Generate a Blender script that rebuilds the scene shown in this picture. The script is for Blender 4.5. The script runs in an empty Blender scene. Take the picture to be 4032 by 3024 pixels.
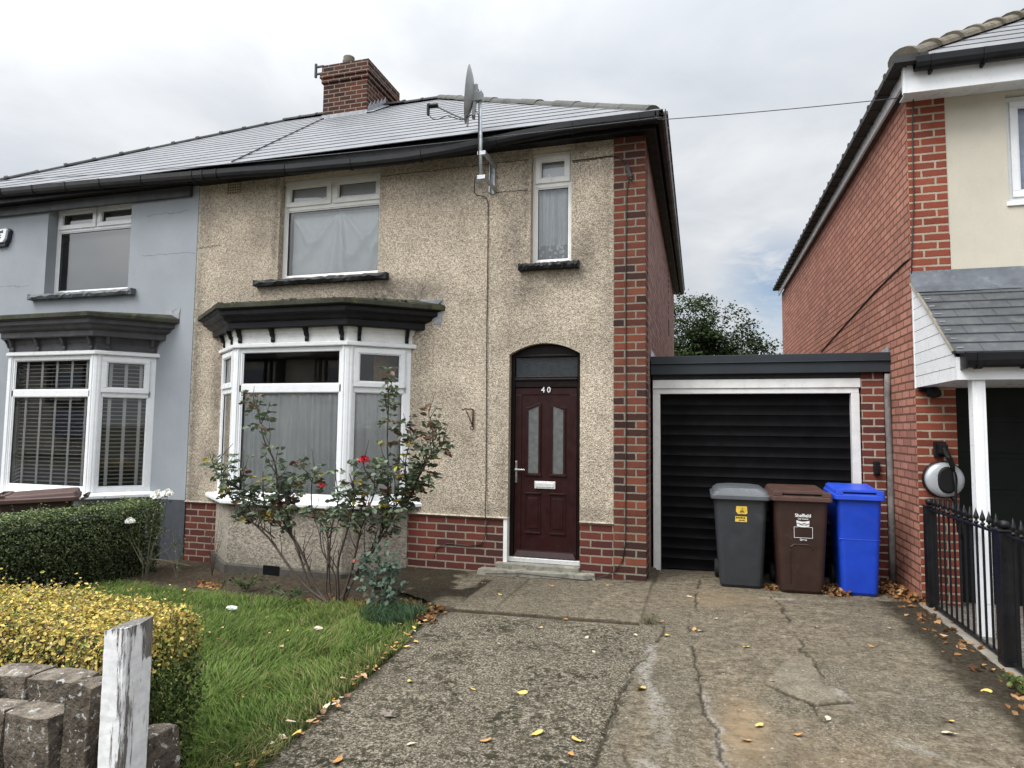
import bpy, math, random
import numpy as np
from mathutils import Vector, Matrix
random.seed(7); RNG = np.random.default_rng(11)
scene = bpy.context.scene
COL = scene.collection
GK = .023
def gz(x):
    return GK * min(max(x, -12.0), 6.0)

# ------------------------------------------------------------------ materials
class N:
    def __init__(s, name):
        s.m = bpy.data.materials.new(name); s.m.use_nodes = True
        s.t = s.m.node_tree; s.t.nodes.clear()
        s.out = s.t.nodes.new('ShaderNodeOutputMaterial')
        s.b = s.t.nodes.new('ShaderNodeBsdfPrincipled')
        s.t.links.new(s.b.outputs[0], s.out.inputs[0])
        s._p = None
    def n(s, k, **kw):
        x = s.t.nodes.new('ShaderNode' + k)
        for a, v in kw.items(): setattr(x, a, v)
        return x
    def put(s, sock, v):
        if v is None: return
        if hasattr(v, 'is_linked') or isinstance(v, bpy.types.NodeSocket): s.t.links.new(v, sock)
        elif isinstance(v, tuple) and len(v) == 3 and sock.type == 'RGBA': sock.default_value = (*v, 1)
        elif isinstance(v, (int, float)) and sock.type == 'RGBA': sock.default_value = (v, v, v, 1)
        else: sock.default_value = v
    def pos(s):
        if s._p is None: s._p = s.n('NewGeometry')
        return s._p.outputs['Position']
    def sep(s, v):
        x = s.n('SeparateXYZ'); s.put(x.inputs[0], v); return x.outputs
    def comb(s, a, b, c):
        x = s.n('CombineXYZ')
        for i, v in enumerate((a, b, c)): s.put(x.inputs[i], v)
        return x.outputs[0]
    def noise(s, scale, detail=3, rough=.55, vec=None, dist=0., stretch=None):
        v = vec or s.pos()
        if stretch:
            mp = s.n('Mapping'); s.put(mp.inputs[0], v); mp.inputs['Scale'].default_value = stretch; v = mp.outputs[0]
        x = s.n('TexNoise'); s.put(x.inputs['Vector'], v)
        x.inputs['Scale'].default_value = scale; x.inputs['Detail'].default_value = detail
        x.inputs['Roughness'].default_value = rough; x.inputs['Distortion'].default_value = dist
        return x.outputs[0]
    def vor(s, scale, feature='F1', out=0, vec=None):
        x = s.n('TexVoronoi', feature=feature); s.put(x.inputs['Vector'], vec or s.pos()); x.inputs['Scale'].default_value = scale
        return x.outputs[out]
    def ramp(s, f, stops):
        x = s.n('ValToRGB'); s.put(x.inputs[0], f); e = x.color_ramp.elements
        while len(e) < len(stops): e.new(.5)
        for i, (p, c) in enumerate(stops):
            e[i].position = p; e[i].color = (*c, 1) if isinstance(c, tuple) else (c, c, c, 1)
        return x.outputs[0]
    def mix(s, f, a, b, mode='MIX'):
        x = s.n('MixRGB', blend_type=mode); s.put(x.inputs[0], f); s.put(x.inputs[1], a); s.put(x.inputs[2], b); return x.outputs[0]
    def math(s, op, a, b=0., clamp=False):
        x = s.n('Math', operation=op, use_clamp=clamp); s.put(x.inputs[0], a); s.put(x.inputs[1], b); return x.outputs[0]
    def attr(s, name):
        x = s.n('Attribute', attribute_name=name); return x.outputs['Color']
    def chan(s, col):
        x = s.n('SeparateColor'); s.put(x.inputs[0], col); return x.outputs
    def bump(s, h, strength=.5, dist=.01, prev=None):
        x = s.n('Bump'); x.inputs['Strength'].default_value = strength; x.inputs['Distance'].default_value = dist
        s.put(x.inputs['Height'], h)
        if prev is not None: s.put(x.inputs['Normal'], prev)
        return x.outputs[0]
    def done(s, col=None, rough=None, normal=None, metal=None, spec=None):
        s.put(s.b.inputs['Base Color'], col); s.put(s.b.inputs['Roughness'], rough)
        s.put(s.b.inputs['Normal'], normal); s.put(s.b.inputs['Metallic'], metal)
        if spec is not None: s.b.inputs['Specular IOR Level'].default_value = spec
        return s.m

def painted(name, col, rough=.5, var=.12, scale=9., bump=.15, spec=.5, dirt=None, metal=None, bscale=120):
    """paint, plastic or metal with soft blotches, fine grain and optional grime"""
    n = N(name)
    f = n.noise(scale, 4, .6)
    lo = tuple(c * (1 - var) for c in col); hi = tuple(min(1, c * (1 + var)) for c in col)
    c = n.ramp(f, [(.3, lo), (.7, hi)])
    if dirt:
        g = n.ramp(n.noise(dirt[1], 6, .7), [(dirt[2], 0.), (dirt[2] + .15, 1.)])
        c = n.mix(g, c, dirt[0])
    r = n.ramp(n.noise(scale * 2.3, 3), [(.3, max(0, rough - .1)), (.7, min(1, rough + .1))])
    return n.done(c, r, n.bump(n.noise(bscale, 3), bump, .004), metal, spec)

def wallvec(n, ox=0., oz=0.):
    g = n.n('NewGeometry'); p = n.sep(g.outputs['Position']); nr = n.sep(g.outputs['Normal'])
    side = n.math('GREATER_THAN', n.math('ABSOLUTE', nr[0]), .7)
    h = n.math('ADD', n.math('MULTIPLY', p[0], n.math('SUBTRACT', 1., side)), n.math('MULTIPLY', p[1], side))
    wob = n.noise(7, 2); w2 = n.noise(45, 3, .7)
    z = n.math('ADD', p[2], n.math('ADD', n.math('MULTIPLY', n.math('SUBTRACT', wob, .5), .008), n.math('MULTIPLY', n.math('SUBTRACT', w2, .5), .009)))
    h = n.math('ADD', h, n.math('MULTIPLY', n.math('SUBTRACT', n.noise(38, 3, .7), .5), .012))
    return n.comb(n.math('SUBTRACT', h, ox), n.math('SUBTRACT', z, oz), 0.)

def brick(name, stops, mortar, ox=0., oz=0., bw=.235, rh=.0833, ms=.011, soot=.0, msd=.35, sheen=.12):
    n = N(name)
    v = wallvec(n, ox, oz)
    b = n.n('TexBrick'); n.put(b.inputs['Vector'], v)
    b.inputs['Color1'].default_value = (0, 0, 0, 1); b.inputs['Color2'].default_value = (1, 1, 1, 1)
    b.inputs['Mortar'].default_value = (.5, .5, .5, 1)
    b.inputs['Scale'].default_value = 1.; b.inputs['Mortar Size'].default_value = ms
    b.inputs['Mortar Smooth'].default_value = msd
    b.inputs['Brick Width'].default_value = bw; b.inputs['Row Height'].default_value = rh
    per = n.mix(.18, b.outputs[0], n.noise(24, 4, .7))
    c = n.ramp(per, stops)
    c = n.mix(.35, c, n.ramp(n.noise(75, 4, .7), [(.3, .45), (.65, 1.)]), 'MULTIPLY')
    if soot:
        c = n.mix(n.ramp(n.noise(1.7, 5, .65), [(.42, 0.), (.68, soot)]), c, (.035, .03, .03))
    mc = n.mix(n.noise(14, 5, .7), tuple(x * .6 for x in mortar), tuple(min(1, x * 1.25) for x in mortar))
    c = n.mix(b.outputs[1], c, mc)
    h = n.math('ADD', n.math('SUBTRACT', 1., b.outputs[1]), n.math('MULTIPLY', n.noise(60, 4), .35))
    return n.done(c, n.ramp(n.noise(9, 2), [(0., .72), (1., .95)]), n.bump(h, .8, .012), spec=sheen)

BR = [(.0, (.028, .017, .016)), (.25, (.065, .027, .021)), (.42, (.16, .045, .027)), (.6, (.215, .066, .036)), (.78, (.17, .052, .032)), (1., (.085, .033, .026))]
M = {}
M['brick'] = brick('house brick', BR, (.22, .19, .148), ox=-.34, soot=.6)
M['brick_plinth'] = brick('plinth brick', [(.0, (.055, .024, .022)), (.35, (.12, .034, .028)), (.65, (.17, .045, .032)), (1., (.1, .035, .03))], (.26, .22, .17), ox=-.7, oz=-.01, soot=.35)
M['brick_side_lit'] = brick('side brick', [(.0, (.2, .13, .115)), (.4, (.36, .235, .21)), (.7, (.43, .285, .25)), (1., (.3, .19, .165))], (.2, .15, .135), soot=.2)  # house brick lightened, grazing light on the side wall put into the colour
M['brick_chimney'] = brick('chimney brick', [(.0, (.02, .014, .013)), (.35, (.055, .022, .017)), (.7, (.11, .036, .024)), (1., (.055, .025, .02))], (.24, .19, .145), ox=-6.26, oz=.02, rh=.085, soot=.85)
M['brick_new'] = brick('neighbour brick', [(.0, (.17, .045, .03)), (.4, (.25, .065, .04)), (.7, (.29, .078, .048)), (1., (.21, .055, .036))], (.4, .33, .25), ox=2.43, rh=.076, bw=.228, soot=.12)
M['brick_new_side'] = brick('neighbour side brick', [(.0, (.33, .145, .105)), (.35, (.44, .2, .145)), (.7, (.50, .24, .175)), (1., (.36, .16, .115))], (.16, .08, .058), rh=.076, bw=.228, soot=.28)
M['brick_pier'] = brick('pier brick', [(.0, (.09, .035, .028)), (.4, (.18, .05, .035)), (.7, (.24, .065, .04)), (1., (.15, .045, .033))], (.4, .34, .28), ox=2.17, oz=.02, bw=.228, rh=.081, soot=.45)

def pebbledash(name, light, dark, grime, k=1.):
    n = N(name)
    a = n.chan(n.attr('mask'))
    w = n.noise(26 * k, 5, .72, dist=.6)
    s2 = n.noise(75 * k, 3, .7)
    v = n.vor(62 * k)
    hh = n.math('ADD', n.math('MULTIPLY', w, .55), n.math('ADD', n.math('MULTIPLY', s2, .45), n.math('MULTIPLY', v, -.25)))
    c = n.ramp(hh, [(.27, dark), (.385, tuple((x + y) / 2 for x, y in zip(dark, light))), (.47, light), (.62, tuple(min(1, x * 1.12) for x in light))])  # dark end of the ramp paints the brown shadows between pebbles
    big = n.mix(.5, n.ramp(n.noise(1.1, 5, .6), [(.35, .74), (.65, 1.06)]), n.ramp(n.noise(4.5, 5, .65), [(.3, .78), (.65, 1.06)]), 'MULTIPLY')
    c = n.mix(1., c, big, 'MULTIPLY')
    g = n.math('MULTIPLY', a[0], n.ramp(n.noise(13, 6, .75), [(.32, 0.25), (.62, 1.)]), True)
    c = n.mix(g, c, grime)
    g2 = n.ramp(n.noise(30, 4, .7), [(.66, 0.), (.70, .85)])
    c = n.mix(g2, c, tuple(x * .4 for x in dark))
    c = n.mix(n.math('MULTIPLY', a[1], n.ramp(n.noise(30, 4), [(.4, 0.), (.55, .8)])), c, (.66, .62, .55))
    return n.done(c, .92, n.bump(hh, 1., .022), spec=.15)
M['pebble'] = pebbledash('cream pebbledash', (.80, .70, .57), (.33, .265, .19), (.085, .077, .064), 1.2)
M['apron'] = pebbledash('weathered apron render', (.52, .46, .37), (.24, .2, .15), (.09, .082, .07), .7)

def smooth_render(name, col, marks):
    n = N(name)
    c = n.ramp(n.noise(1.3, 5, .6), [(.3, tuple(x * .88 for x in col)), (.7, tuple(min(1, x * 1.06) for x in col))])
    c = n.mix(n.ramp(n.noise(11, 6, .7, stretch=(1, 1, .25)), [(.55, 0.), (.8, .35)]), c, tuple(x * .72 for x in col))
    c = n.mix(.3, c, n.ramp(n.noise(160, 3), [(.3, .7), (.7, 1.)]), 'MULTIPLY')
    if marks:
        g = n.n('NewGeometry'); p = n.sep(g.outputs['Position'])
        a = n.math('ADD', p[2], n.math('MULTIPLY', n.noise(3.5, 5, .7), .16))
        for zz, x0, x1 in marks:
            d = n.math('ABSOLUTE', n.math('SUBTRACT', a, zz + .08))
            l = n.math('LESS_THAN', d, .004)
            l = n.math('MULTIPLY', l, n.math('MULTIPLY', n.math('GREATER_THAN', p[0], x0), n.math('LESS_THAN', p[0], x1)))
            c = n.mix(n.math('MULTIPLY', l, .75), c, (.12, .13, .14))
    return n.done(c, .85, n.bump(n.noise(140, 4, .7), .5, .004), spec=.2)
M['grey_render'] = smooth_render('grey smooth render', (.325, .35, .375), [(3.86, -6.75, -5.86), (4.42, -6.7, -6.0), (3.55, -9.6, -8.75)])
M['cream_render'] = smooth_render('cream smooth render', (.60, .555, .46), [])
M['grey_plinth'] = painted('dark grey masonry paint', (.05, .056, .065), .7, .2, 12, .4)

def slate(name, col, rough, var=.2, moss=None, spec=.5):
    n = N(name)
    c = n.ramp(n.noise(2.2, 5, .65), [(.3, tuple(x * (1 - var) for x in col)), (.7, tuple(x * (1 + var) for x in col))])
    c = n.mix(.45, c, n.ramp(n.noise(40, 4, .7, stretch=(1., .3, .3)), [(.3, .55), (.7, 1.)]), 'MULTIPLY')
    if moss: c = n.mix(n.ramp(n.noise(9, 6, .75), [(.52, 0.), (.66, 1.)]), c, moss)
    r = n.ramp(n.noise(18, 4, .7), [(.3, max(.05, rough - .12)), (.7, rough + .14)])
    return n.done(c, r, n.bump(n.noise(70, 4, .7), .3, .004), spec=spec)
M['tile'] = slate('pale roof tile', (.215, .22, .23), .5, .2, spec=.22)
M['tile_gap_shade'] = painted('tile gaps with painted shade', (.035, .036, .04), .9, .3)  # edge grime and the shadow between courses put into one dark colour
M['ridge_tile'] = slate('weathered ridge tile', (.10, .099, .09), .85, .3, (.10, .1, .06), .3)
M['ridge_dark'] = slate('dark ridge tile', (.045, .045, .046), .75, .3, (.07, .066, .05), .3)
M['porch_slate'] = slate('porch slate', (.07, .076, .083), .42, .35, (.10, .105, .10))
M['hip_mossy'] = slate('mossy hip tile', (.155, .135, .105), .9, .4, (.09, .08, .045), .2)
M['tile_dark'] = slate('neighbour roof tile', (.2, .2, .205), .5, .2, spec=.25)
M['lead'] = painted('dull lead', (.3, .31, .33), .55, .25, 14, .5, dirt=((.16, .16, .16), 16, .52))
M['lead_dark'] = painted('dark lead flashing', (.09, .1, .115), .5, .3, 8, .5, dirt=((.19, .2, .21), 7, .58))
M['moss_felt'] = slate('mossy felt', (.055, .055, .043), .95, .5, (.085, .09, .045), .1)
M['black_paint'] = painted('weathered black gloss paint', (.007, .007, .008), .45, .4, 6, .5, spec=.22, dirt=((.03, .029, .027), 18, .62), bscale=45)
M['black_pvc'] = painted('black plastic gutter', (.007, .007, .008), .42, .35, 5, .2, spec=.25, dirt=((.03, .03, .03), 14, .64))
M['brown_pvc'] = painted('dark brown gutter', (.016, .0145, .0145), .45, .35, 5, .2, spec=.25, dirt=((.045, .044, .042), 12, .62))
M['grey_wood'] = painted('dark grey joinery paint', (.06, .061, .065), .5, .25, 7, .3, spec=.3, dirt=((.1, .1, .105), 14, .62))
M['upvc'] = painted('white plastic frame', (.78, .79, .8), .32, .04, 6, .05, dirt=((.5, .49, .46), 9, .66))
M['upvc_old'] = painted('grubby white plastic frame', (.78, .77, .74), .4, .08, 6, .08, dirt=((.38, .36, .31), 12, .6))
M['white_paint'] = painted('white timber paint', (.72, .72, .7), .5, .08, 9, .4, dirt=((.38, .36, .32), 22, .62), bscale=50)
M['beige_board'] = painted('beige board', (.5, .45, .36), .6, .15, 9, .2)
M['gasket'] = painted('black window gasket', (.012, .012, .013), .6, .2)
M['stone_black'] = painted('black painted stone', (.01, .0105, .012), .55, .4, 16, 1., bscale=26, spec=.3)
M['stone_grey'] = painted('grey painted stone', (.09, .1, .105), .6, .4, 16, 1., bscale=26)
M['maroon'] = painted('maroon composite door', (.021, .0042, .0042), .42, .15, 5, .18, spec=.28)
M['maroon_dark'] = painted('maroon frame', (.007, .003, .003), .42, .2, 5, .12, spec=.2)
M['chrome'] = painted('brushed steel', (.62, .62, .62), .3, .1, 20, .1, metal=1.)
M['white_metal'] = painted('satin aluminium', (.75, .75, .74), .4, .08, 20, .1, metal=.4)
M['galv'] = painted('galvanised steel', (.4, .42, .43), .5, .25, 25, .3, metal=.7)
M['dish_grey'] = painted('grey dish paint', (.32, .33, .33), .55, .15, 6, .15)
M['iron_black'] = painted('black iron paint', (.007, .007, .008), .42, .35, 12, .4, spec=.3, dirt=((.03, .025, .02), 30, .68))
M['rust'] = painted('rusty iron', (.06, .028, .018), .85, .5, 30, .8)
M['cable'] = painted('dark cable sheath', (.03, .024, .022), .6, .3)
M['wire'] = painted('grey wire', (.05, .05, .055), .6, .2)
M['black_metal'] = painted('black garage door paint', (.004, .004, .0045), .55, .35, 4, .3, spec=.06, dirt=((.010, .010, .010), 7, .66), bscale=14)
M['grey_cladding'] = painted('anthracite cladding', (.028, .034, .04), .45, .15, 3, .1, spec=.3)
M['downpipe'] = painted('weathered grey pipe', (.17, .155, .145), .8, .35, 14, .5, dirt=((.08, .07, .065), 12, .55))
M['green_door'] = painted('dark green door', (.003, .006, .004), .45, .3, 3, .1, spec=.2)
M['concrete'] = painted('pale concrete', (.2, .178, .145), .9, .25, 8, .9, dirt=((.15, .135, .11), 10, .55), bscale=60)
M['step_stone'] = painted('worn stone step', (.24, .225, .185), .9, .3, 9, .9, dirt=((.1, .1, .07), 8, .52), bscale=50)
M['band'] = painted('dirty concrete band', (.075, .067, .056), .95, .4, 9, 1., dirt=((.045, .045, .035), 9, .52), bscale=40)
M['terracotta'] = painted('clay air brick', (.4, .31, .23), .9, .2, 20, .5)
M['terracotta_grey'] = painted('grey painted air brick', (.36, .39, .43), .85, .15, 20, .5)
M['clay_red'] = painted('red clay air brick', (.11, .045, .035), .9, .3, 20, .5)
M['hole'] = painted('dark hole', (.008, .008, .008), .95, .2)
M['room'] = painted('dim room plaster', (.22, .2, .18), .9, .2, 2, .1)
M['curtain_gold'] = painted('gold curtain cloth', (.3, .2, .08), .9, .25, 16, .4)
M['blind'] = painted('white blind slat', (.62, .61, .58), .5, .06)
M['blind_tape'] = painted('white ladder tape', (.78, .78, .77), .7, .05)
M['bin_grey'] = painted('charcoal bin plastic', (.026, .029, .034), .48, .15, 5, .25, dirt=((.055, .056, .058), 5, .6), bscale=200)
M['bin_brown'] = painted('brown bin plastic', (.032, .0135, .0095), .48, .2, 5, .25, dirt=((.06, .034, .026), 6, .6), bscale=200)
M['bin_blue'] = painted('blue bin plastic', (.008, .05, .46), .42, .12, 5, .2, bscale=200)
M['bin_blue_lid'] = painted('blue bin lid plastic', (.022, .075, .58), .42, .12, 5, .2, dirt=((.2, .24, .5), 14, .66), bscale=200)
M['bin_brown_lid'] = painted('brown bin lid plastic', (.085, .044, .034), .42, .2, 5, .2, dirt=((.15, .09, .07), 9, .62), bscale=200)
M['bin_grey_lid'] = painted('grey bin lid plastic', (.085, .092, .1), .45, .2, 5, .3, dirt=((.17, .17, .17), 9, .6), bscale=150)
M['rubber'] = painted('black rubber', (.012, .012, .012), .8, .3)
M['sticker_yellow'] = painted('yellow sticker', (.72, .47, .06), .5, .15, 30, .05)
M['sticker_white'] = painted('white print', (.75, .75, .74), .5, .05)
M['print_black'] = painted('black print', (.015, .013, .01), .6, .1)
M['alarm_white'] = painted('white alarm cover', (.78, .79, .79), .35, .03)
M['alarm_blue'] = painted('navy alarm base', (.01, .016, .04), .4, .2)
M['charger_black'] = painted('matt black plastic', (.007, .007, .0075), .5, .2, spec=.25)
M['charger_silver'] = painted('silver plastic', (.42, .44, .46), .35, .06, metal=.3)
M['litter'] = painted('crumpled white wrapper', (.8, .8, .8), .4, .08)
M['cardboard'] = painted('pale crumpled paper', (.62, .5, .42), .8, .2)
M['bark'] = painted('tree bark', (.055, .045, .036), .95, .4, 12, 1.)
M['rose_stem'] = painted('rose cane', (.06, .042, .032), .8, .45, 25, .5)
M['rose_stem_green'] = painted('green twig', (.10, .10, .06), .8, .4, 25, .5)
M['petal_red'] = painted('red rose petal', (.36, .004, .01), .6, .25, 60, .1)
M['petal_pink'] = painted('salmon rose petal', (.6, .1, .08), .6, .2, 60, .1)
M['petal_white'] = painted('cream white rose petal', (.88, .87, .8), .6, .06, 60, .1)
M['rock'] = painted('loose stone', (.2, .17, .14), .9, .3, 20, .8)

def soil_mat():
    n = N('garden soil')
    c = n.ramp(n.noise(22, 6, .75), [(.3, (.035, .026, .018)), (.5, (.075, .058, .04)), (.7, (.15, .12, .085))])
    return n.done(c, .95, n.bump(n.noise(40, 6, .75), 1., .03), spec=.1)
M['soil'] = soil_mat()
def ground_mat():
    n = N('far ground')
    c = n.ramp(n.noise(.9, 6, .7), [(.35, (.05, .06, .03)), (.6, (.1, .09, .065))])
    return n.done(c, .95, n.bump(n.noise(12, 6), .6, .03), spec=.1)
M['ground'] = ground_mat()
def asphalt_mat():
    n = N('asphalt')
    c = n.ramp(n.noise(90, 4, .7), [(.3, (.03, .03, .03)), (.7, (.075, .072, .07))])
    return n.done(c, .9, n.bump(n.noise(160, 3), .6, .006))
M['asphalt'] = asphalt_mat()
def paving_mat():
    n = N('block paving')
    b = n.n('TexBrick'); n.put(b.inputs['Vector'], n.pos()); b.inputs['Scale'].default_value = 1.
    b.inputs['Color1'].default_value = (.16, .135, .12, 1); b.inputs['Color2'].default_value = (.25, .215, .19, 1); b.inputs['Mortar'].default_value = (.07, .06, .05, 1)
    b.inputs['Brick Width'].default_value = .2; b.inputs['Row Height'].default_value = .1; b.inputs['Mortar Size'].default_value = .006
    c = n.mix(.5, b.outputs[0], n.ramp(n.noise(20, 4), [(.3, .5), (.7, 1.)]), 'MULTIPLY')
    return n.done(c, .9, n.bump(n.math('SUBTRACT', 1., b.outputs[1]), .6, .008))
M['paving'] = paving_mat()

def drive_mat():
    n = N('old concrete drive')
    a = n.chan(n.attr('mask'))          # R moss/aggregate, G lime bloom, B dirt and cracks
    a2 = n.chan(n.attr('mask2'))        # R smooth patch, G tan stain, B brushed area
    tex = n.noise(48, 6, .78)
    fine = n.noise(130, 4, .75)
    md = n.noise(15, 6, .72)
    tex = n.mix(.45, tex, md)
    base = n.ramp(tex, [(.37, (.048, .039, .027)), (.46, (.14, .115, .08)), (.55, (.25, .21, .15)), (.66, (.40, .345, .255))])
    br = n.noise(16, 5, .7, stretch=(.35, 2.2, 1.))
    base = n.mix(.7, base, n.ramp(br, [(.3, .45), (.7, 1.2)]), 'MULTIPLY')
    base = n.mix(n.ramp(n.noise(33, 5, .8), [(.57, 0.), (.64, .75)]), base, (.06, .052, .036))
    agg = n.ramp(n.noise(62, 5, .8), [(.39, (.022, .019, .013)), (.46, (.095, .08, .058)), (.54, (.215, .185, .135)), (.63, (.43, .39, .31))])
    agg = n.mix(.6, agg, n.ramp(n.vor(75), [(.12, .6), (.5, 1.05)]), 'MULTIPLY')
    c = n.mix(a[0], base, agg)
    spots = n.ramp(n.noise(19, 6, .74), [(.50, 0.), (.54, 1.)])
    spots = n.math('MULTIPLY', spots, n.ramp(n.noise(3.1, 4, .6), [(.36, .15), (.6, 1.)]))
    c = n.mix(n.math('MULTIPLY', spots, a[0]), c, n.mix(n.noise(9, 3), (.016, .015, .01), (.045, .042, .022)))
    c = n.mix(n.math('MULTIPLY', a2[0], .85), c, n.ramp(n.mix(.5, n.noise(60, 4), n.noise(11, 5, .7)), [(.36, (.11, .092, .066)), (.5, (.2, .173, .128)), (.62, (.3, .262, .2))]))
    c = n.mix(n.math('MULTIPLY', a2[1], n.ramp(n.noise(14, 5), [(.3, .3), (.7, .9)])), c, (.36, .25, .14))
    stain = n.ramp(n.noise(1.5, 5, .65), [(.4, 0.), (.68, .55)])
    c = n.mix(stain, c, n.mix(.5, c, (.07, .063, .05)))
    bloom = n.math('MULTIPLY', a[1], n.ramp(n.noise(24, 6, .8), [(.4, 0.), (.56, 1.)]))
    c = n.mix(n.math('MULTIPLY', bloom, .55), c, (.46, .44, .40))
    ch = n.ramp(n.noise(27, 5, .8), [(.63, 0.), (.66, .85)])
    c = n.mix(ch, c, (.5, .46, .37))
    d = n.math('MULTIPLY', a[2], n.ramp(n.noise(35, 5, .75), [(.2, .55), (.5, 1.)]), True)
    c = n.mix(d, c, n.ramp(n.noise(45, 4), [(.3, (.012, .010, .007)), (.7, (.055, .044, .028))]))
    h = n.math('ADD', n.math('MULTIPLY', tex, .6), n.math('MULTIPLY', fine, .5))
    h = n.math('SUBTRACT', h, n.math('MULTIPLY', a[2], .5))
    return n.done(c, .9, n.bump(h, .9, .018), spec=.1)
M['drive'] = drive_mat()

def leafmat(name, rough=.5, trans=.25, spec=.2):
    n = N(name)
    c = n.attr('col')
    n.done(c, rough, spec=spec)
    t = n.n('BsdfTranslucent'); n.put(t.inputs[0], c)
    x = n.n('MixShader'); x.inputs[0].default_value = trans
    n.t.links.new(n.b.outputs[0], x.inputs[1]); n.t.links.new(t.outputs[0], x.inputs[2]); n.t.links.new(x.outputs[0], n.out.inputs[0])
    return n.m
M['leaf'] = leafmat('foliage', .55)
M['leaf_gloss'] = leafmat('glossy foliage', .42, .2, .28)
M['grass'] = leafmat('grass blades', .6, .3, .1)
M['dead_leaf'] = leafmat('dead leaves', .7, .25, .1)

def glass_mat(name, tint=(.98, .99, .99), boost=1.9):
    n = N(name); n.t.nodes.remove(n.b)
    tr = n.n('BsdfTransparent'); tr.inputs[0].default_value = (*tint, 1)
    gl = n.n('BsdfGlossy'); gl.inputs[0].default_value = (1, 1, 1, 1); gl.inputs['Roughness'].default_value = .01
    fr = n.n('Fresnel'); fr.inputs[0].default_value = 1.5
    n.put(fr.inputs['Normal'], n.bump(n.noise(1.6, 2), .04, .05))
    f = n.math('MULTIPLY', fr.outputs[0], boost, True)
    x = n.n('MixShader'); n.put(x.inputs[0], f)
    n.t.links.new(tr.outputs[0], x.inputs[1]); n.t.links.new(gl.outputs[0], x.inputs[2]); n.t.links.new(x.outputs[0], n.out.inputs[0])
    return n.m
M['glass'] = glass_mat('window glass')
M['roller_dark'] = painted('dark grey roller blind', (.26, .265, .265), .8, .05, 3, .1)
def frosted(name, col, rough):
    n = N(name); return n.done(n.ramp(n.noise(18, 4), [(.3, tuple(c * .8 for c in col)), (.7, tuple(min(1, c * 1.2) for c in col))]), rough, n.bump(n.noise(70, 3), .3, .004), spec=.8)
M['frosted'] = frosted('obscured glass', (.115, .12, .12), .14)
M['frosted_dark'] = frosted('dark obscured glass', (.03, .036, .042), .16)
M['blue_glass'] = frosted('blue grey glass', (.17, .2, .26), .1)
M['roller'] = painted('grey roller blind', (.66, .67, .67), .8, .05, 3, .1)
def net_mat(name, col, alpha, lace=False, plain=False):
    n = N(name); vf = n.noise(17, 6, .7, dist=.4, stretch=(1., 1., .05))
    alpha0 = alpha; alpha = n.ramp(vf, [(.3, alpha * (.99 if plain else .88)), (.68, min(1, alpha * 1.12))])
    n.done(n.ramp(n.noise(3, 3), [(.3, tuple(c * .9 for c in col)), (.7, col)]), .9, spec=.1)
    tl = n.n('BsdfTranslucent'); tl.inputs[0].default_value = (*col, 1)
    m1 = n.n('MixShader'); m1.inputs[0].default_value = .12
    n.t.links.new(n.b.outputs[0], m1.inputs[1]); n.t.links.new(tl.outputs[0], m1.inputs[2])
    tr = n.n('BsdfTransparent'); x = n.n('MixShader'); n.put(x.inputs[0], alpha)
    if lace:
        z = n.sep(n.pos())[2]
        v = n.ramp(n.vor(17), [(.3, 1.), (.42, .45)])
        n.put(x.inputs[0], n.mix(n.math('LESS_THAN', z, lace), alpha, v))
    n.t.links.new(tr.outputs[0], x.inputs[1]); n.t.links.new(m1.outputs[0], x.inputs[2]); n.t.links.new(x.outputs[0], n.out.inputs[0])
    return n.m
M['net'] = net_mat('net curtain', (.95, .965, .975), 1.)
M['net_lace'] = net_mat('lace edged net curtain', (.85, .89, .9), .84, 3.66)
M['sheet'] = net_mat('hung white sheet', (.86, .9, .9), .97, plain=True)

def stone_mat():
    n = N('lichened sandstone')
    c = n.ramp(n.noise(11, 6, .75), [(.3, (.04, .034, .028)), (.45, (.10, .083, .066)), (.58, (.17, .145, .115)), (.75, (.27, .23, .18))])
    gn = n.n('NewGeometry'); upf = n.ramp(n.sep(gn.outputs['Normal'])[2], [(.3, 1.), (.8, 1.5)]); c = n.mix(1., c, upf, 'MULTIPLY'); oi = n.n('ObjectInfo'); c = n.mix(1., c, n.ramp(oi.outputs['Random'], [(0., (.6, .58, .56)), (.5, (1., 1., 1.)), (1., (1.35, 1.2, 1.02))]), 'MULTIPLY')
    li = n.ramp(n.noise(38, 4, .6), [(.60, 0.), (.63, .85)])
    c = n.mix(li, c, (.42, .42, .4))
    c = n.mix(n.ramp(n.noise(15, 5, .8), [(.56, 0.), (.68, .8)]), c, (.022, .021, .018))
    h = n.math('ADD', n.noise(14, 5, .7), n.math('MULTIPLY', n.noise(70, 4), .35))
    return n.done(c, .93, n.bump(h, 1., .035), spec=.2)
M['sandstone'] = stone_mat()
def flaky():
    n = N('flaking white paint')
    f = n.noise(52, 6, .75, stretch=(1.3, 1.3, .1))
    wood = n.ramp(n.noise(60, 5, .7, stretch=(2., 2., .08)), [(.3, (.05, .045, .04)), (.7, (.24, .22, .2))])
    a = n.chan(n.attr('mask'))
    g = n.math('ADD', f, n.math('MULTIPLY', a[0], .32))
    w = n.ramp(n.noise(24, 5, .7), [(.3, (.52, .53, .54)), (.7, (.76, .76, .76))])
    c = n.mix(n.ramp(g, [(.62, 0.), (.65, 1.)]), w, wood)
    return n.done(c, .7, n.bump(n.math('SUBTRACT', 1., n.ramp(g, [(.60, 0.), (.66, 1.)])), .7, .006), spec=.3)
M['flaky'] = flaky()

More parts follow.
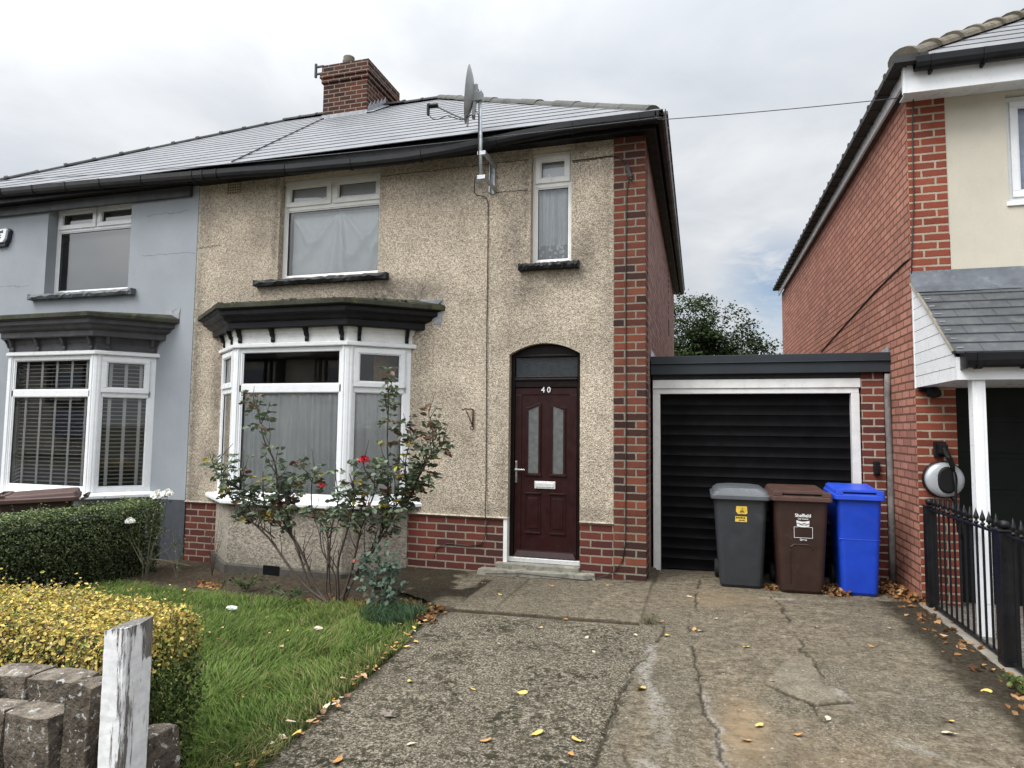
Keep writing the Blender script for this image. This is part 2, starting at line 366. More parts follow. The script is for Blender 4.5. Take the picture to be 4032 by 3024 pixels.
# ------------------------------------------------------------------ mesh building
class MB:
    def __init__(s): s.v = []; s.f = []; s.mi = []; s.cur = 0
    def add(s, vs, fs):
        o = len(s.v); s.v += [tuple(p) for p in vs]; s.f += [tuple(i + o for i in f) for f in fs]; s.mi += [s.cur] * len(fs); return s
    def quad(s, a, b, c, d): return s.add([a, b, c, d], [(0, 1, 2, 3)])
    def poly(s, p): return s.add(p, [tuple(range(len(p)))])
    def box(s, x0, x1, y0, y1, z0, z1, T=None):
        v = [(x0, y0, z0), (x1, y0, z0), (x1, y1, z0), (x0, y1, z0), (x0, y0, z1), (x1, y0, z1), (x1, y1, z1), (x0, y1, z1)]
        if T: v = [T(*p) for p in v]
        return s.add(v, [(0, 3, 2, 1), (4, 5, 6, 7), (0, 1, 5, 4), (1, 2, 6, 5), (2, 3, 7, 6), (3, 0, 4, 7)])
    def prism(s, base, top):
        n = len(base)
        return s.add(list(base) + list(top), [tuple(reversed(range(n))), tuple(range(n, 2 * n))] + [(i, (i + 1) % n, n + (i + 1) % n, n + i) for i in range(n)])
    def loft(s, rings, cap=True, closed=True):
        n = len(rings[0]); v = [p for r in rings for p in r]; f = []
        for k in range(len(rings) - 1):
            for i in range(n if closed else n - 1):
                j = (i + 1) % n; f.append((k * n + i, k * n + j, (k + 1) * n + j, (k + 1) * n + i))
        if cap: f += [tuple(reversed(range(n))), tuple(range((len(rings) - 1) * n, len(rings) * n))]
        return s.add(v, f)
    def tube(s, pts, r, n=6):
        pts = [Vector(p) for p in pts]; rings = []
        for i, p in enumerate(pts):
            d = (pts[min(i + 1, len(pts) - 1)] - pts[max(i - 1, 0)]).normalized()
            a = d.cross(Vector((0, 0, 1)) if abs(d.z) < .9 else Vector((1, 0, 0))).normalized(); b = d.cross(a)
            rr = r[i] if isinstance(r, (list, tuple)) else r
            rings.append([p + a * rr * math.cos(2 * math.pi * k / n) + b * rr * math.sin(2 * math.pi * k / n) for k in range(n)])
        return s.loft(rings)
    def lathe(s, prof, c, n=16, T=None):
        rings = []
        for r, z in prof:
            ring = [(c[0] + r * math.cos(2 * math.pi * k / n), c[1] + r * math.sin(2 * math.pi * k / n), c[2] + z) for k in range(n)]
            rings.append([T(*p) for p in ring] if T else ring)
        return s.loft(rings)

ROOT = {}
def empty(name, loc, label, cat, group=None):
    o = bpy.data.objects.new(name, None); COL.objects.link(o); o.location = loc; o.empty_display_size = .2
    o['label'] = label; o['category'] = cat
    if group: o['group'] = group
    ROOT[o.name] = Vector(loc); return o
def tag(o, label, cat, group=None):
    o['label'] = label; o['category'] = cat
    if group: o['group'] = group
    return o
def rootloc(p):
    q = p
    while q.parent: q = q.parent
    return ROOT.get(q.name, Vector(q.location))
def link(name, me, parent=None, mats=(), smooth=False, bevel=0., base=None):
    """vertices are in world metres; the object sits at its thing's base"""
    off = base if base is not None else (rootloc(parent) if parent else Vector((0, 0, 0)))
    me.transform(Matrix.Translation(-Vector(off)))
    for m in mats: me.materials.append(m)
    o = bpy.data.objects.new(name, me); COL.objects.link(o)
    if parent: o.parent = parent
    else:
        o.location = off; ROOT[o.name] = Vector(off)
    if smooth:
        me.polygons.foreach_set('use_smooth', [True] * len(me.polygons))
    if bevel:
        b = o.modifiers.new('edge', 'BEVEL'); b.width = bevel; b.segments = 2; b.limit_method = 'ANGLE'; b.angle_limit = .6
        b.harden_normals = False
    return o
def build(name, mb, mat, parent=None, **kw):
    me = bpy.data.meshes.new(name); me.from_pydata(mb.v, [], mb.f)
    mats = mat if isinstance(mat, (list, tuple)) else [mat]
    if len(mats) > 1: me.polygons.foreach_set('material_index', mb.mi)
    me.validate(); me.update()
    return link(name, me, parent, mats, **kw)
def npmesh(name, V, F, mat, parent=None, attrs=None, smooth=False, base=None):
    V = np.asarray(V, np.float32); F = np.asarray(F, np.int32); k = F.shape[1]
    me = bpy.data.meshes.new(name)
    me.vertices.add(len(V)); me.vertices.foreach_set('co', V.ravel())
    me.loops.add(F.size); me.loops.foreach_set('vertex_index', F.ravel())
    me.polygons.add(len(F)); me.polygons.foreach_set('loop_start', np.arange(0, F.size, k, dtype=np.int32))
    me.polygons.foreach_set('loop_total', np.full(len(F), k, np.int32))
    me.update(calc_edges=True)
    for nm, A in (attrs or {}).items():
        a = me.color_attributes.new(nm, 'FLOAT_COLOR', 'POINT')
        A = np.asarray(A, np.float32)
        if A.shape[1] == 3: A = np.concatenate([A, np.ones((len(A), 1), np.float32)], 1)
        a.data.foreach_set('color', A.ravel())
    return link(name, me, parent, [mat], smooth=smooth, base=base)
def structure(o): o['kind'] = 'structure'; return o

def vnoise(X, Y, scale, seed, octaves=4):
    """value noise on arrays"""
    out = np.zeros_like(X, float); amp = 1.; tot = 0
    for o in range(octaves):
        r = np.random.default_rng(seed + o).random((128, 128))
        x = X * scale * 2 ** o + 40; y = Y * scale * 2 ** o + 40
        xi = np.floor(x).astype(int); yi = np.floor(y).astype(int); fx = x - xi; fy = y - yi
        fx = fx * fx * (3 - 2 * fx); fy = fy * fy * (3 - 2 * fy)
        g = lambda a, b: r[a % 128, b % 128]
        out += amp * ((g(xi, yi) * (1 - fx) + g(xi + 1, yi) * fx) * (1 - fy) + (g(xi, yi + 1) * (1 - fx) + g(xi + 1, yi + 1) * fx) * fy)
        tot += amp; amp *= .55
    return out / tot
def seg_dist(X, Y, pts):
    d = np.full(X.shape, 9.)
    for (a, b), (c, e) in zip(pts[:-1], pts[1:]):
        vx, vy = c - a, e - b; L = vx * vx + vy * vy + 1e-9
        t = np.clip(((X - a) * vx + (Y - b) * vy) / L, 0, 1)
        d = np.minimum(d, np.hypot(X - a - t * vx, Y - b - t * vy))
    return d
def inside(X, Y, P):
    r = np.zeros(X.shape, bool); n = len(P)
    for i in range(n):
        x1, y1 = P[i]; x2, y2 = P[(i + 1) % n]
        c = ((y1 > Y) != (y2 > Y)) & (X < (x2 - x1) * (Y - y1) / (y2 - y1 + 1e-12) + x1)
        r ^= c
    return r
def sst(a, b, x):
    t = np.clip((x - a) / (b - a), 0, 1); return t * t * (3 - 2 * t)

def leaves(P, Nn, S, C, aspect=.6, fold=.25, seed=0, tang=None):
    """many separate leaf shapes: base, two sides, centre rib, tip. returns V, F, colours"""
    r = np.random.default_rng(seed); n = len(P)
    Nn = Nn / (np.linalg.norm(Nn, axis=1, keepdims=True) + 1e-9)
    if tang is None: tang = r.normal(size=(n, 3))
    T = tang - Nn * (tang * Nn).sum(1, keepdims=True); T /= np.linalg.norm(T, axis=1, keepdims=True) + 1e-9
    B = np.cross(Nn, T); S = S[:, None]
    w = aspect * S * .5
    v0 = P - T * S * .5; v4 = P + T * S * .5
    c = P - Nn * S * fold * .3
    l = P + B * w + Nn * S * fold * .25 - T * S * .05; rr = P - B * w + Nn * S * fold * .25 - T * S * .05
    l2 = P + B * w * .62 + Nn * S * fold * .12 + T * S * .28; r2 = P - B * w * .62 + Nn * S * fold * .12 + T * S * .28
    V = np.stack([v0, l, rr, c, v4, l2, r2], 1).reshape(-1, 3)
    i = np.arange(n)[:, None] * 7
    F = np.concatenate([i + np.array([[0, 3, 1]]), i + np.array([[0, 2, 3]]), i + np.array([[1, 3, 5]]), i + np.array([[3, 2, 6]]), i + np.array([[5, 3, 4]]), i + np.array([[3, 6, 4]])], 0)
    return V, F, np.repeat(C, 7, 0)

def wall_xz(mb, x0, x1, z0, z1, holes, y, depth, step=None):
    """a wall facing -y with real openings and reveals"""
    xs = sorted({x0, x1, *[h[0] for h in holes], *[h[1] for h in holes]}); zs = sorted({z0, z1, *[h[2] for h in holes], *[h[3] for h in holes]})
    def fill(a):
        o = []
        for p, q in zip(a[:-1], a[1:]):
            k = max(1, int(round((q - p) / step))) if step else 1
            o += [p + (q - p) * i / k for i in range(k)]
        return o + [a[-1]]
    xs, zs = fill(xs), fill(zs); vid = {}
    def V(i, j):
        if (i, j) not in vid: vid[i, j] = len(mb.v); mb.v.append((xs[i], y, zs[j]))
        return vid[i, j]
    for i in range(len(xs) - 1):
        for j in range(len(zs) - 1):
            cx, cz = (xs[i] + xs[i + 1]) / 2, (zs[j] + zs[j + 1]) / 2
            if any(h[0] < cx < h[1] and h[2] < cz < h[3] for h in holes): continue
            mb.f.append((V(i, j), V(i + 1, j), V(i + 1, j + 1), V(i, j + 1))); mb.mi.append(0)
    for hh_ in holes:
        a, b, c, d = hh_[:4]
        mb.quad((a, y, c), (a, y, d), (a, y + depth, d), (a, y + depth, c)); mb.quad((b, y, d), (b, y, c), (b, y + depth, c), (b, y + depth, d))
        mb.quad((a, y, d), (b, y, d), (b, y + depth, d), (a, y + depth, d))
        if len(hh_) < 5: mb.quad((b, y, c), (a, y, c), (a, y + depth, c), (b, y + depth, c))

def offset_path(path, d):
    """outward (-y side) offset of a bay plan whose ends stay on y=0"""
    n = len(path); segs = []
    for (ax, ay), (bx, by) in zip(path[:-1], path[1:]):
        L = math.hypot(bx - ax, by - ay); nx, ny = (by - ay) / L, -(bx - ax) / L
        segs.append(((ax + nx * d, ay + ny * d), ((bx - ax) / L, (by - ay) / L)))
    out = []
    def cross(p, u, q, v):
        D = u[0] * -v[1] + u[1] * v[0]
        t = ((q[0] - p[0]) * -v[1] + (q[1] - p[1]) * v[0]) / D
        return (p[0] + u[0] * t, p[1] + u[1] * t)
    out.append(cross(*segs[0], (0, 0), (1, 0)))
    for a, b in zip(segs[:-1], segs[1:]): out.append(cross(*a, *b))
    out.append(cross(*segs[-1], (0, 0), (1, 0)))
    return out
def sweep_bay(mb, path, prof):
    rings = [[(x, y, z) for x, y in offset_path(path, d)] for d, z in prof]
    n = len(path)
    for a, b in zip(rings[:-1], rings[1:]):
        for i in range(n - 1): mb.quad(a[i], a[i + 1], b[i + 1], b[i])
def sweep_x(mb, pts, prof):
    """profile (dy, dz) swept along points"""
    rings = [[(x, y + a, z + b) for a, b in prof] for x, y, z in pts]
    mb.loft(rings, cap=True, closed=True)

# ------------------------------------------------------------------ windows
def ring(mb, u0, u1, z0, z1, w, d0, d1, T):
    mb.box(u0, u1, d0, d1, z0, z0 + w, T); mb.box(u0, u1, d0, d1, z1 - w, z1, T)
    mb.box(u0, u0 + w, d0, d1, z0 + w, z1 - w, T); mb.box(u1 - w, u1, d0, d1, z0 + w, z1 - w, T)
def facet(ax, ay, bx, by, inset=0.):
    """frame on a vertical facet: u along it, d outwards (d<0 is into the house)"""
    L = math.hypot(bx - ax, by - ay); ux, uy = (bx - ax) / L, (by - ay) / L; nx, ny = uy, -ux
    return (lambda u, d, z: (ax + ux * u + nx * (d - inset), ay + uy * u + ny * (d - inset), z)), L
def window(house, T, L, z0, z1, cells, mat, fw=.045, bars=(), glass='glass', label=None):
    fr = MB(); ring(fr, 0, L, z0, z1, fw, -.06, 0, T)
    for b in bars: fr.box(b[0], b[1], -.058, -.002, b[2], b[3], T)
    w = build('window', fr, mat, house, bevel=.004)
    if label: w['label'] = label
    for (u0, u1, a, b, sash) in cells:
        if sash:
            s = MB(); ring(s, u0 - .012, u1 + .012, a - .012, b + .012, .055, -.03, .02, T)
            ring(s, u0 + .043, u1 - .043, a + .043, b - .043, .012, -.03, .012, T)
            build('opening_sash', s, mat, w, bevel=.004)
            u0, u1, a, b = u0 + .05, u1 - .05, a + .05, b - .05
        else:
            s = MB(); ring(s, u0 - .004, u1 + .004, a - .004, b + .004, .018, -.03, -.012, T); build('glazing_bead', s, mat, w, bevel=.003)
            u0, u1, a, b = u0 + .012, u1 - .012, a + .012, b - .012
        g = MB(); ring(g, u0 - .003, u1 + .003, a - .003, b + .003, .011, -.028, -.018, T); build('gasket', g, M['gasket'], w)
        p = MB(); p.quad(T(u0, -.024, a), T(u1, -.024, a), T(u1, -.024, b), T(u0, -.024, b)); build('pane', p, M[glass], w)
    return w
def curtain(parent, T, u0, u1, z0, z1, d, mat, folds=14, amp=.018, seed=0, name='net_curtain'):
    r = random.Random(seed); nu, nz = max(24, folds * 10), 14; V = []; F = []
    ph = [r.uniform(0, 6.28) for _ in range(4)]
    for j in range(nz + 1):
        z = z1 + (z0 - z1) * j / nz
        for i in range(nu + 1):
            t = i / nu; k = t * folds * 2 * math.pi
            f = math.sin(k * .9 + ph[0] + 2.2 * math.sin(t * 7 + ph[1]) + .5 * math.sin(j * .25 + ph[2])) + .5 * math.sin(k * .47 + ph[2] + j * .05) + .25 * math.sin(k * 2.1 + ph[3])
            V.append(T(u0 + (u1 - u0) * t, d + .9 * amp * f * (.6 + .4 * j / nz), z))
    for j in range(nz):
        for i in range(nu):
            a = j * (nu + 1) + i; F.append((a, a + 1, a + nu + 2, a + nu + 1))
    return npmesh(name, V, F, mat, parent, smooth=True)
def sill_stone(house, x0, x1, z0, z1, y0, y1, mat, seed):
    r = random.Random(seed); n = 34; rings = []
    for i in range(n + 1):
        x = x0 + (x1 - x0) * i / n; e = .012 * (0 < i < n)
        rings.append([(x, y1, z0), (x, y0 + r.uniform(0, e), z0 + r.uniform(0, e)), (x, y0 - r.uniform(0, e * 1.6), (z0 + z1) / 2 + r.uniform(-e, e)), (x, y0 + r.uniform(0, e), z1 - r.uniform(0, e)), (x, y1, z1 + .006)])
    mb = MB(); mb.loft(rings); return build('sill', mb, mat, house)
def air_brick(house, x0, x1, z0, z1, y, mat, nx=6, nz=4):
    mb = MB(); w = (x1 - x0) / nx; h = (z1 - z0) / nz; g = .17
    for i in range(nx + 1):
        a = max(x0, x0 + i * w - w * g); b = min(x1, x0 + i * w + w * g); mb.box(a, b, y - .012, y + .02, z0, z1)
    for j in range(nz + 1):
        a = max(z0, z0 + j * h - h * g); b = min(z1, z0 + j * h + h * g); mb.box(x0 + .001, x1 - .001, y - .0105, y + .02, a, b)
    o = build('air_brick', mb, mat, house)
    k = MB(); k.quad((x0, y - .003, z0), (x1, y - .003, z0), (x1, y - .003, z1), (x0, y - .003, z1)); build('vent_opening', k, M['hole'], o)
    return o

# ------------------------------------------------------------------ roofs
EY, EZ, SL = -.28, 4.86, .675
RY = 4.1; RZ = EZ + SL * (RY - EY)
def courses(mb, xl, xr, n, y0, y1, z0, z1, thick=.0105):
    """overlapping tile courses between two edge curves, from eave to ridge, riser faces coloured dark for the shadow lines"""
    P = lambda x, t, up: (x, y0 + (y1 - y0) * t, z0 + (z1 - z0) * t + up)
    for i in range(n):
        t0, t1 = i / n, (i + 1) / n
        a, b, c, d = xl(t0), xr(t0), xl(t1), xr(t1)
        mb.cur = 0; mb.quad(P(a, t0, thick), P(b, t0, thick), P(d, t1, .0015), P(c, t1, .0015))
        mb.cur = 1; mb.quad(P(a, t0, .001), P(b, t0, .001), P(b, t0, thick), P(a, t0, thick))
    mb.cur = 0
def hip_plane(mb, p, n, thick=.013):
    """same for any eave edge p0-p1 narrowing to top edge p2-p3 (p2 above p1)"""
    p = [Vector(q) for q in p]
    for i in range(n):
        t0, t1 = i / n, (i + 1) / n
        a = p[0].lerp(p[3], t0); b = p[1].lerp(p[2], t0); c = p[1].lerp(p[2], t1); d = p[0].lerp(p[3], t1)
        up = Vector((0, 0, thick)); lo = Vector((0, 0, .004))
        mb.cur = 0; mb.quad(a + up, b + up, c + lo, d + lo)
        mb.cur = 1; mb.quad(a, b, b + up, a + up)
    mb.cur = 0
def ridge_run(house, p, q, n, r, mat, seed, name='ridge_tiles', sag=0., lip=.012):
    p, q = Vector(p), Vector(q); d = (q - p).normalized(); side = d.cross(Vector((0, 0, 1))).normalized(); up = side.cross(d)
    rr = random.Random(seed); mb = MB()
    for i in range(n):
        a = p.lerp(q, i / n); b = p.lerp(q, (i + 1) / n) + d * .03
        j = rr.uniform(-.008, .008); rings = []
        for t, e in ((0, lip), (.12, lip), (.121, 0), (1, 0)):
            c = a.lerp(b, t) + up * (j - .03) + side * rr.uniform(-.003, .003)
            rings.append([c + side * (r + e) * math.cos(k * math.pi / 8) + up * (r + e) * .8 * math.sin(k * math.pi / 8) for k in range(9)])
        mb.loft(rings, closed=False)
    return build(name, mb, mat, house)
GUT = [(-.055, .055), (-.055, .0), (-.045, -.035), (-.02, -.052), (.02, -.052), (.045, -.035), (.055, 0), (.055, .045), (.045, .045), (.04, -.0), (.02, -.04), (-.02, -.04), (-.045, .0), (-.047, .055)]

# ================================================================== main house
H = empty('semi_detached_house', (-2.9, 0, 0), 'cream pebbledash semi-detached house with red brick corner, bay window and maroon front door', 'house')
WIN_U = (-4.57, -3.165, 3.41, 4.735); WIN_N = (-1.27, -.805, 3.41, 4.735); DOOR = (-1.50, -.70, .115, 2.515); BAYH = (-5.22, -2.83, .6, 2.52)
w = MB(); HX0, HX1 = -5.83, -.34
wall_xz(w, HX0, HX1, .60, 4.74, [WIN_U, WIN_N, (DOOR[0], DOOR[1], .6, DOOR[3], 1), BAYH], 0., .12, step=.06)
# segmental arch: fill the corners above the curve
ac, az, arise = (DOOR[0] + DOOR[1]) / 2, 2.395, .12
n = 14; arc = [(DOOR[0] + (DOOR[1] - DOOR[0]) * i / n, az + arise * (1 - ((i - n / 2) / (n / 2)) ** 2)) for i in range(n + 1)]
for (a, za), (b, zb) in zip(arc[:-1], arc[1:]):
    w.quad((a, 0, za), (b, 0, zb), (b, 0, DOOR[3]), (a, 0, DOOR[3])); w.quad((a, 0, za), (a, .12, za), (b, .12, zb), (b, 0, zb))
# drip edge at the foot of the render
for a, b in ((HX0, -5.33), (-2.69, DOOR[0]), (DOOR[1], HX1)):
    w.quad((a, 0, .60), (b, 0, .60), (b, -.02, .585), (a, -.02, .585)); w.quad((a, -.02, .585), (b, -.02, .585), (b, .02, .58), (a, .02, .58))
me = bpy.data.meshes.new('front_wall'); me.from_pydata(w.v, [], w.f); me.update()
V = np.array(w.v); X, Zz = V[:, 0], V[:, 2]
mk = np.zeros(len(V))
def blob(x, z, rx, rz, s): 
    global mk
    mk = np.maximum(mk, s * np.exp(-((X - x) / rx) ** 2 - ((Zz - z) / rz) ** 2))
for args in [(-4.75, 3.3, .35, .25, .5), (-3.1, 3.14, .45, .16, 1.), (-3.9, 3.13, .8, .1, .6), (-2.65, 3.14, .35, .16, 1.), (-2.9, 3.25, .3, .1, .8), (-1.45, 3.55, .22, .45, .7), (-1.35, 3.15, .3, .25, .75), (-.68, 3.45, .2, .3, .7),
             (-1.05, 3.22, .4, .12, .6), (-5.8, 2.0, .1, 2.4, .9), (-5.75, 4.3, .2, .5, .6), (-5.42, 2.0, .07, 1., .8), (-5.5, 1.2, .2, .4, .5), (-1.62, 2.45, .12, .12, .6), (-2., 4.66, 1.2, .06, .5), (-.6, 4.68, .4, .06, .6), (-5.4, 1.7, .1, 1., .45), (-2.6, .75, .5, .12, .6), (-2.1, .65, 1., .08, .5), (-1.56, 1., .08, .8, .5), (-.5, .66, .3, .1, .5), (-2.62, 1.6, .08, 1., .35),
             (-4.8, 4.2, .25, .5, .4), (-4.63, 4.1, .06, .7, .9), (-1.33, 4.2, .06, .6, .8), (-1.5, 2.6, .3, .25, .4), (-1.45, 2.0, .06, .5, .5), (-2.3, 4.3, .5, .3, .3), (-.4, 3.6, .07, 1.2, .45), (-5.7, .8, .1, .2, .7)]: blob(*args)
white = np.exp(-((X + 5.83) / .03) ** 2) * .6
A = np.stack([np.clip(mk, 0, 1), np.clip(white, 0, 1), np.zeros(len(V)), np.ones(len(V))], 1).astype(np.float32)
ca = me.color_attributes.new('mask', 'FLOAT_COLOR', 'POINT'); ca.data.foreach_set('color', A.ravel())
link('front_wall', me, H, [M['pebble']])
# horizontal crack lines in the render
rc = random.Random(5)
for (x0, x1, z, dz) in [(-3.15, -1.3, 4.60, .02), (-.79, -.35, 4.52, .03), (-1.85, -1.3, 4.28, -.02), (-5.8, -5.45, 3.9, .02)]:
    cr = MB(); P = []; k = 18
    for i in range(k + 1): P.append((x0 + (x1 - x0) * i / k, z + dz * i / k + rc.uniform(-.008, .008)))
    for (a, b), (c, d) in zip(P[:-1], P[1:]): cr.quad((a, -.003, b - .003), (c, -.003, d - .003), (c, -.003, d + .003), (a, -.003, b + .003))
    build('render_crack', cr, M['hole'], H)
# brick plinths, quoin and sides
pl = MB(); pl.box(HX0, -5.30, .012, .3, -.35, .60); build('brick_plinth', pl, M['brick_plinth'], H)
pl = MB(); pl.box(-2.75, -1.545, .012, .3, -.35, .60); build('brick_plinth', pl, M['brick_plinth'], H)
pl = MB(); pl.box(DOOR[1] + .002, -.338, .006, .3, -.3, .592); build('brick_plinth', pl, M['brick_plinth'], H)
pl = MB(); pl.box(-1.545, DOOR[0] - .002, -.004, .2, .11, .60); build('door_jamb', pl, M['upvc_old'], H)
q = MB(); q.box(-.34, 0, -.012, .34, -.3, 4.75); build('brick_quoin', q, M['brick'], H, bevel=.006)
s = MB(); s.box(-.3, -.004, .34, 8.4, -.3, 4.75); build('side_wall', s, M['brick_side_lit'], H)
s = MB(); s.box(HX0 + .05, -.31, 8.1, 8.4, -.3, 4.75); s.box(HX0 + .05, -.31, 1.5, 1.6, -.3, 4.7); s.box(HX0 + .05, -.31, .3, 1.5, 2.56, 2.7); s.box(HX0 + .05, -.31, .3, 1.5, -.2, .1); s.box(HX0, HX0 + .1, .12, 8.4, -.3, 4.75); build('interior_wall', s, M['room'], H)
for (y, z) in ((5.45, 3.35),): 
    s = MB(); s.box(-.002, .004, y, y + .16, z, z + .3); build('side_vent', s, M['hole'], H)
for i in range(9):
    if i != 3: s = MB(); s.box(-.002, .003, 5.35, 5.45, 3.75 + i * .1, 3.79 + i * .1); build('brick_toothing', s, M['hole'], H)
# steps and threshold
s = MB(); s.loft([[(-1.80, -.02, -.06), (-.52, -.02, -.02), (-.50, -.1, -.02), (-1.82, -.12, -.06)], [(-1.78, -.02, .05), (-.53, -.02, .07), (-.53, -.1, .062), (-1.8, -.11, .045)]]); s.box(-1.62, -.695, -.05, .14, .0, .112)
build('door_step', s, M['step_stone'], H, bevel=.01)
# upper windows
def boxed_window(o, fz0, fz1, tz, mull, mat, head):
    T = lambda u, d, z: (o[0] + u, .09 - d, z)
    L = o[1] - o[0]; bars = [(.045, L - .045, tz - .03, tz + .03)]; cells = []
    if mull:
        bars.append((L / 2 - .03, L / 2 + .03, tz + .03, fz1 - .045))
        cells += [(.045, L / 2 - .03, tz + .03, fz1 - .045, 1), (L / 2 + .03, L - .045, tz + .03, fz1 - .045, 1)]
    else: cells.append((.045, L - .045, tz + .03, fz1 - .045, 1))
    cells.append((.045, L - .045, fz0 + .045, tz - .03, 0))
    wn = window(H, T, L, fz0, fz1, cells, M[mat], bars=bars)
    hb = MB(); hb.box(o[0], o[1], .06, .16, fz1 + .002, fz1 + .1); build('window_head', hb, M['beige_board'], H)
    return wn, T, L
wn, T, L = boxed_window(WIN_U, 3.42, 4.70, 4.345, True, 'upvc_old', 1)
# sheet hung in the big upper window, pinned at two points
def sheet(parent, T, u0, u1, z0, z1, d):
    nu, nz = 110, 70; V = []; F = []
    rays = [(.52, 1.02, .10, .30, .05), (.52, 1.02, .33, -.1, .035), (.52, 1.02, .45, -.1, .03), (.52, 1.02, .60, -.1, .022), (1.02, .95, .66, .32, .05), (1.02, .95, .78, -.1, .04), (1.02, .95, .93, -.1, .03), (.0, .98, .2, .55, .05), (.52, 1.02, .85, .42, .05)]
    for j in range(nz + 1):
        for i in range(nu + 1):
            t, h = i / nu, 1 - j / nz
            z = z0 + (z1 - z0) * h; dd = 0
            for ax_, ah, bx_, bh, w_ in rays:
                vx, vh = bx_ - ax_, bh - ah; k = max(0, min(1.15, ((t - ax_) * vx + (h - ah) * vh) / (vx * vx + vh * vh))); px, ph = ax_ + vx * k, ah + vh * k
                px += .12 * (bx_ - ax_) * k * (1 - k) * (1 if bx_ < ax_ else -1) * -1
                dd += math.exp(-(math.hypot(t - px, h - ph) / (w_ * (.35 + k))) ** 2) * min(1, k * 5) * (1 if k < 1 else max(0, 1 - (k - 1) * 6))
            V.append(T(u0 + (u1 - u0) * t, d - .03 + .05 * dd, z))
    for j in range(nz):
        for i in range(nu): a = j * (nu + 1) + i; F.append((a, a + 1, a + nu + 2, a + nu + 1))
    return npmesh('hung_sheet', V, F, M['sheet'], parent, smooth=True)
sheet(wn, T, .06, L - .02, 3.44, 4.3, -.1)
rb = MB(); rb.box(.03, L - .03, -.07, -.066, 4.31, 4.68, T); build('roller_blind', rb, M['roller'], wn)
wn, T, L = boxed_window(WIN_N, 3.42, 4.70, 4.335, False, 'upvc_old', 1)
curtain(wn, T, .03, L - .03, 3.45, 4.29, -.1, M['net_lace'], 8, .016, 3)
rb = MB(); rb.box(.03, L - .03, -.07, -.066, 4.31, 4.68, T); build('roller_blind', rb, M['roller'], wn)
hd = MB(); hd.box(.2, .215, .0, .035, 4.375, 4.45, lambda u, d, z: T(u + (z - 4.41) * -.5, d, z)); build('window_stay', hd, M['upvc'], wn)
sill_stone(H, -4.87, -3.015, 3.325, 3.405, -.085, .08, M['stone_black'], 1)
sill_stone(H, -1.39, -.71, 3.325, 3.405, -.085, .08, M['stone_black'], 2)
air_brick(H, -5.385, -5.165, 4.585, 4.725, 0., M['terracotta'])
air_brick(H, -1.99, -1.77, -.1, -.035, .012, M['clay_red'], 8, 2)
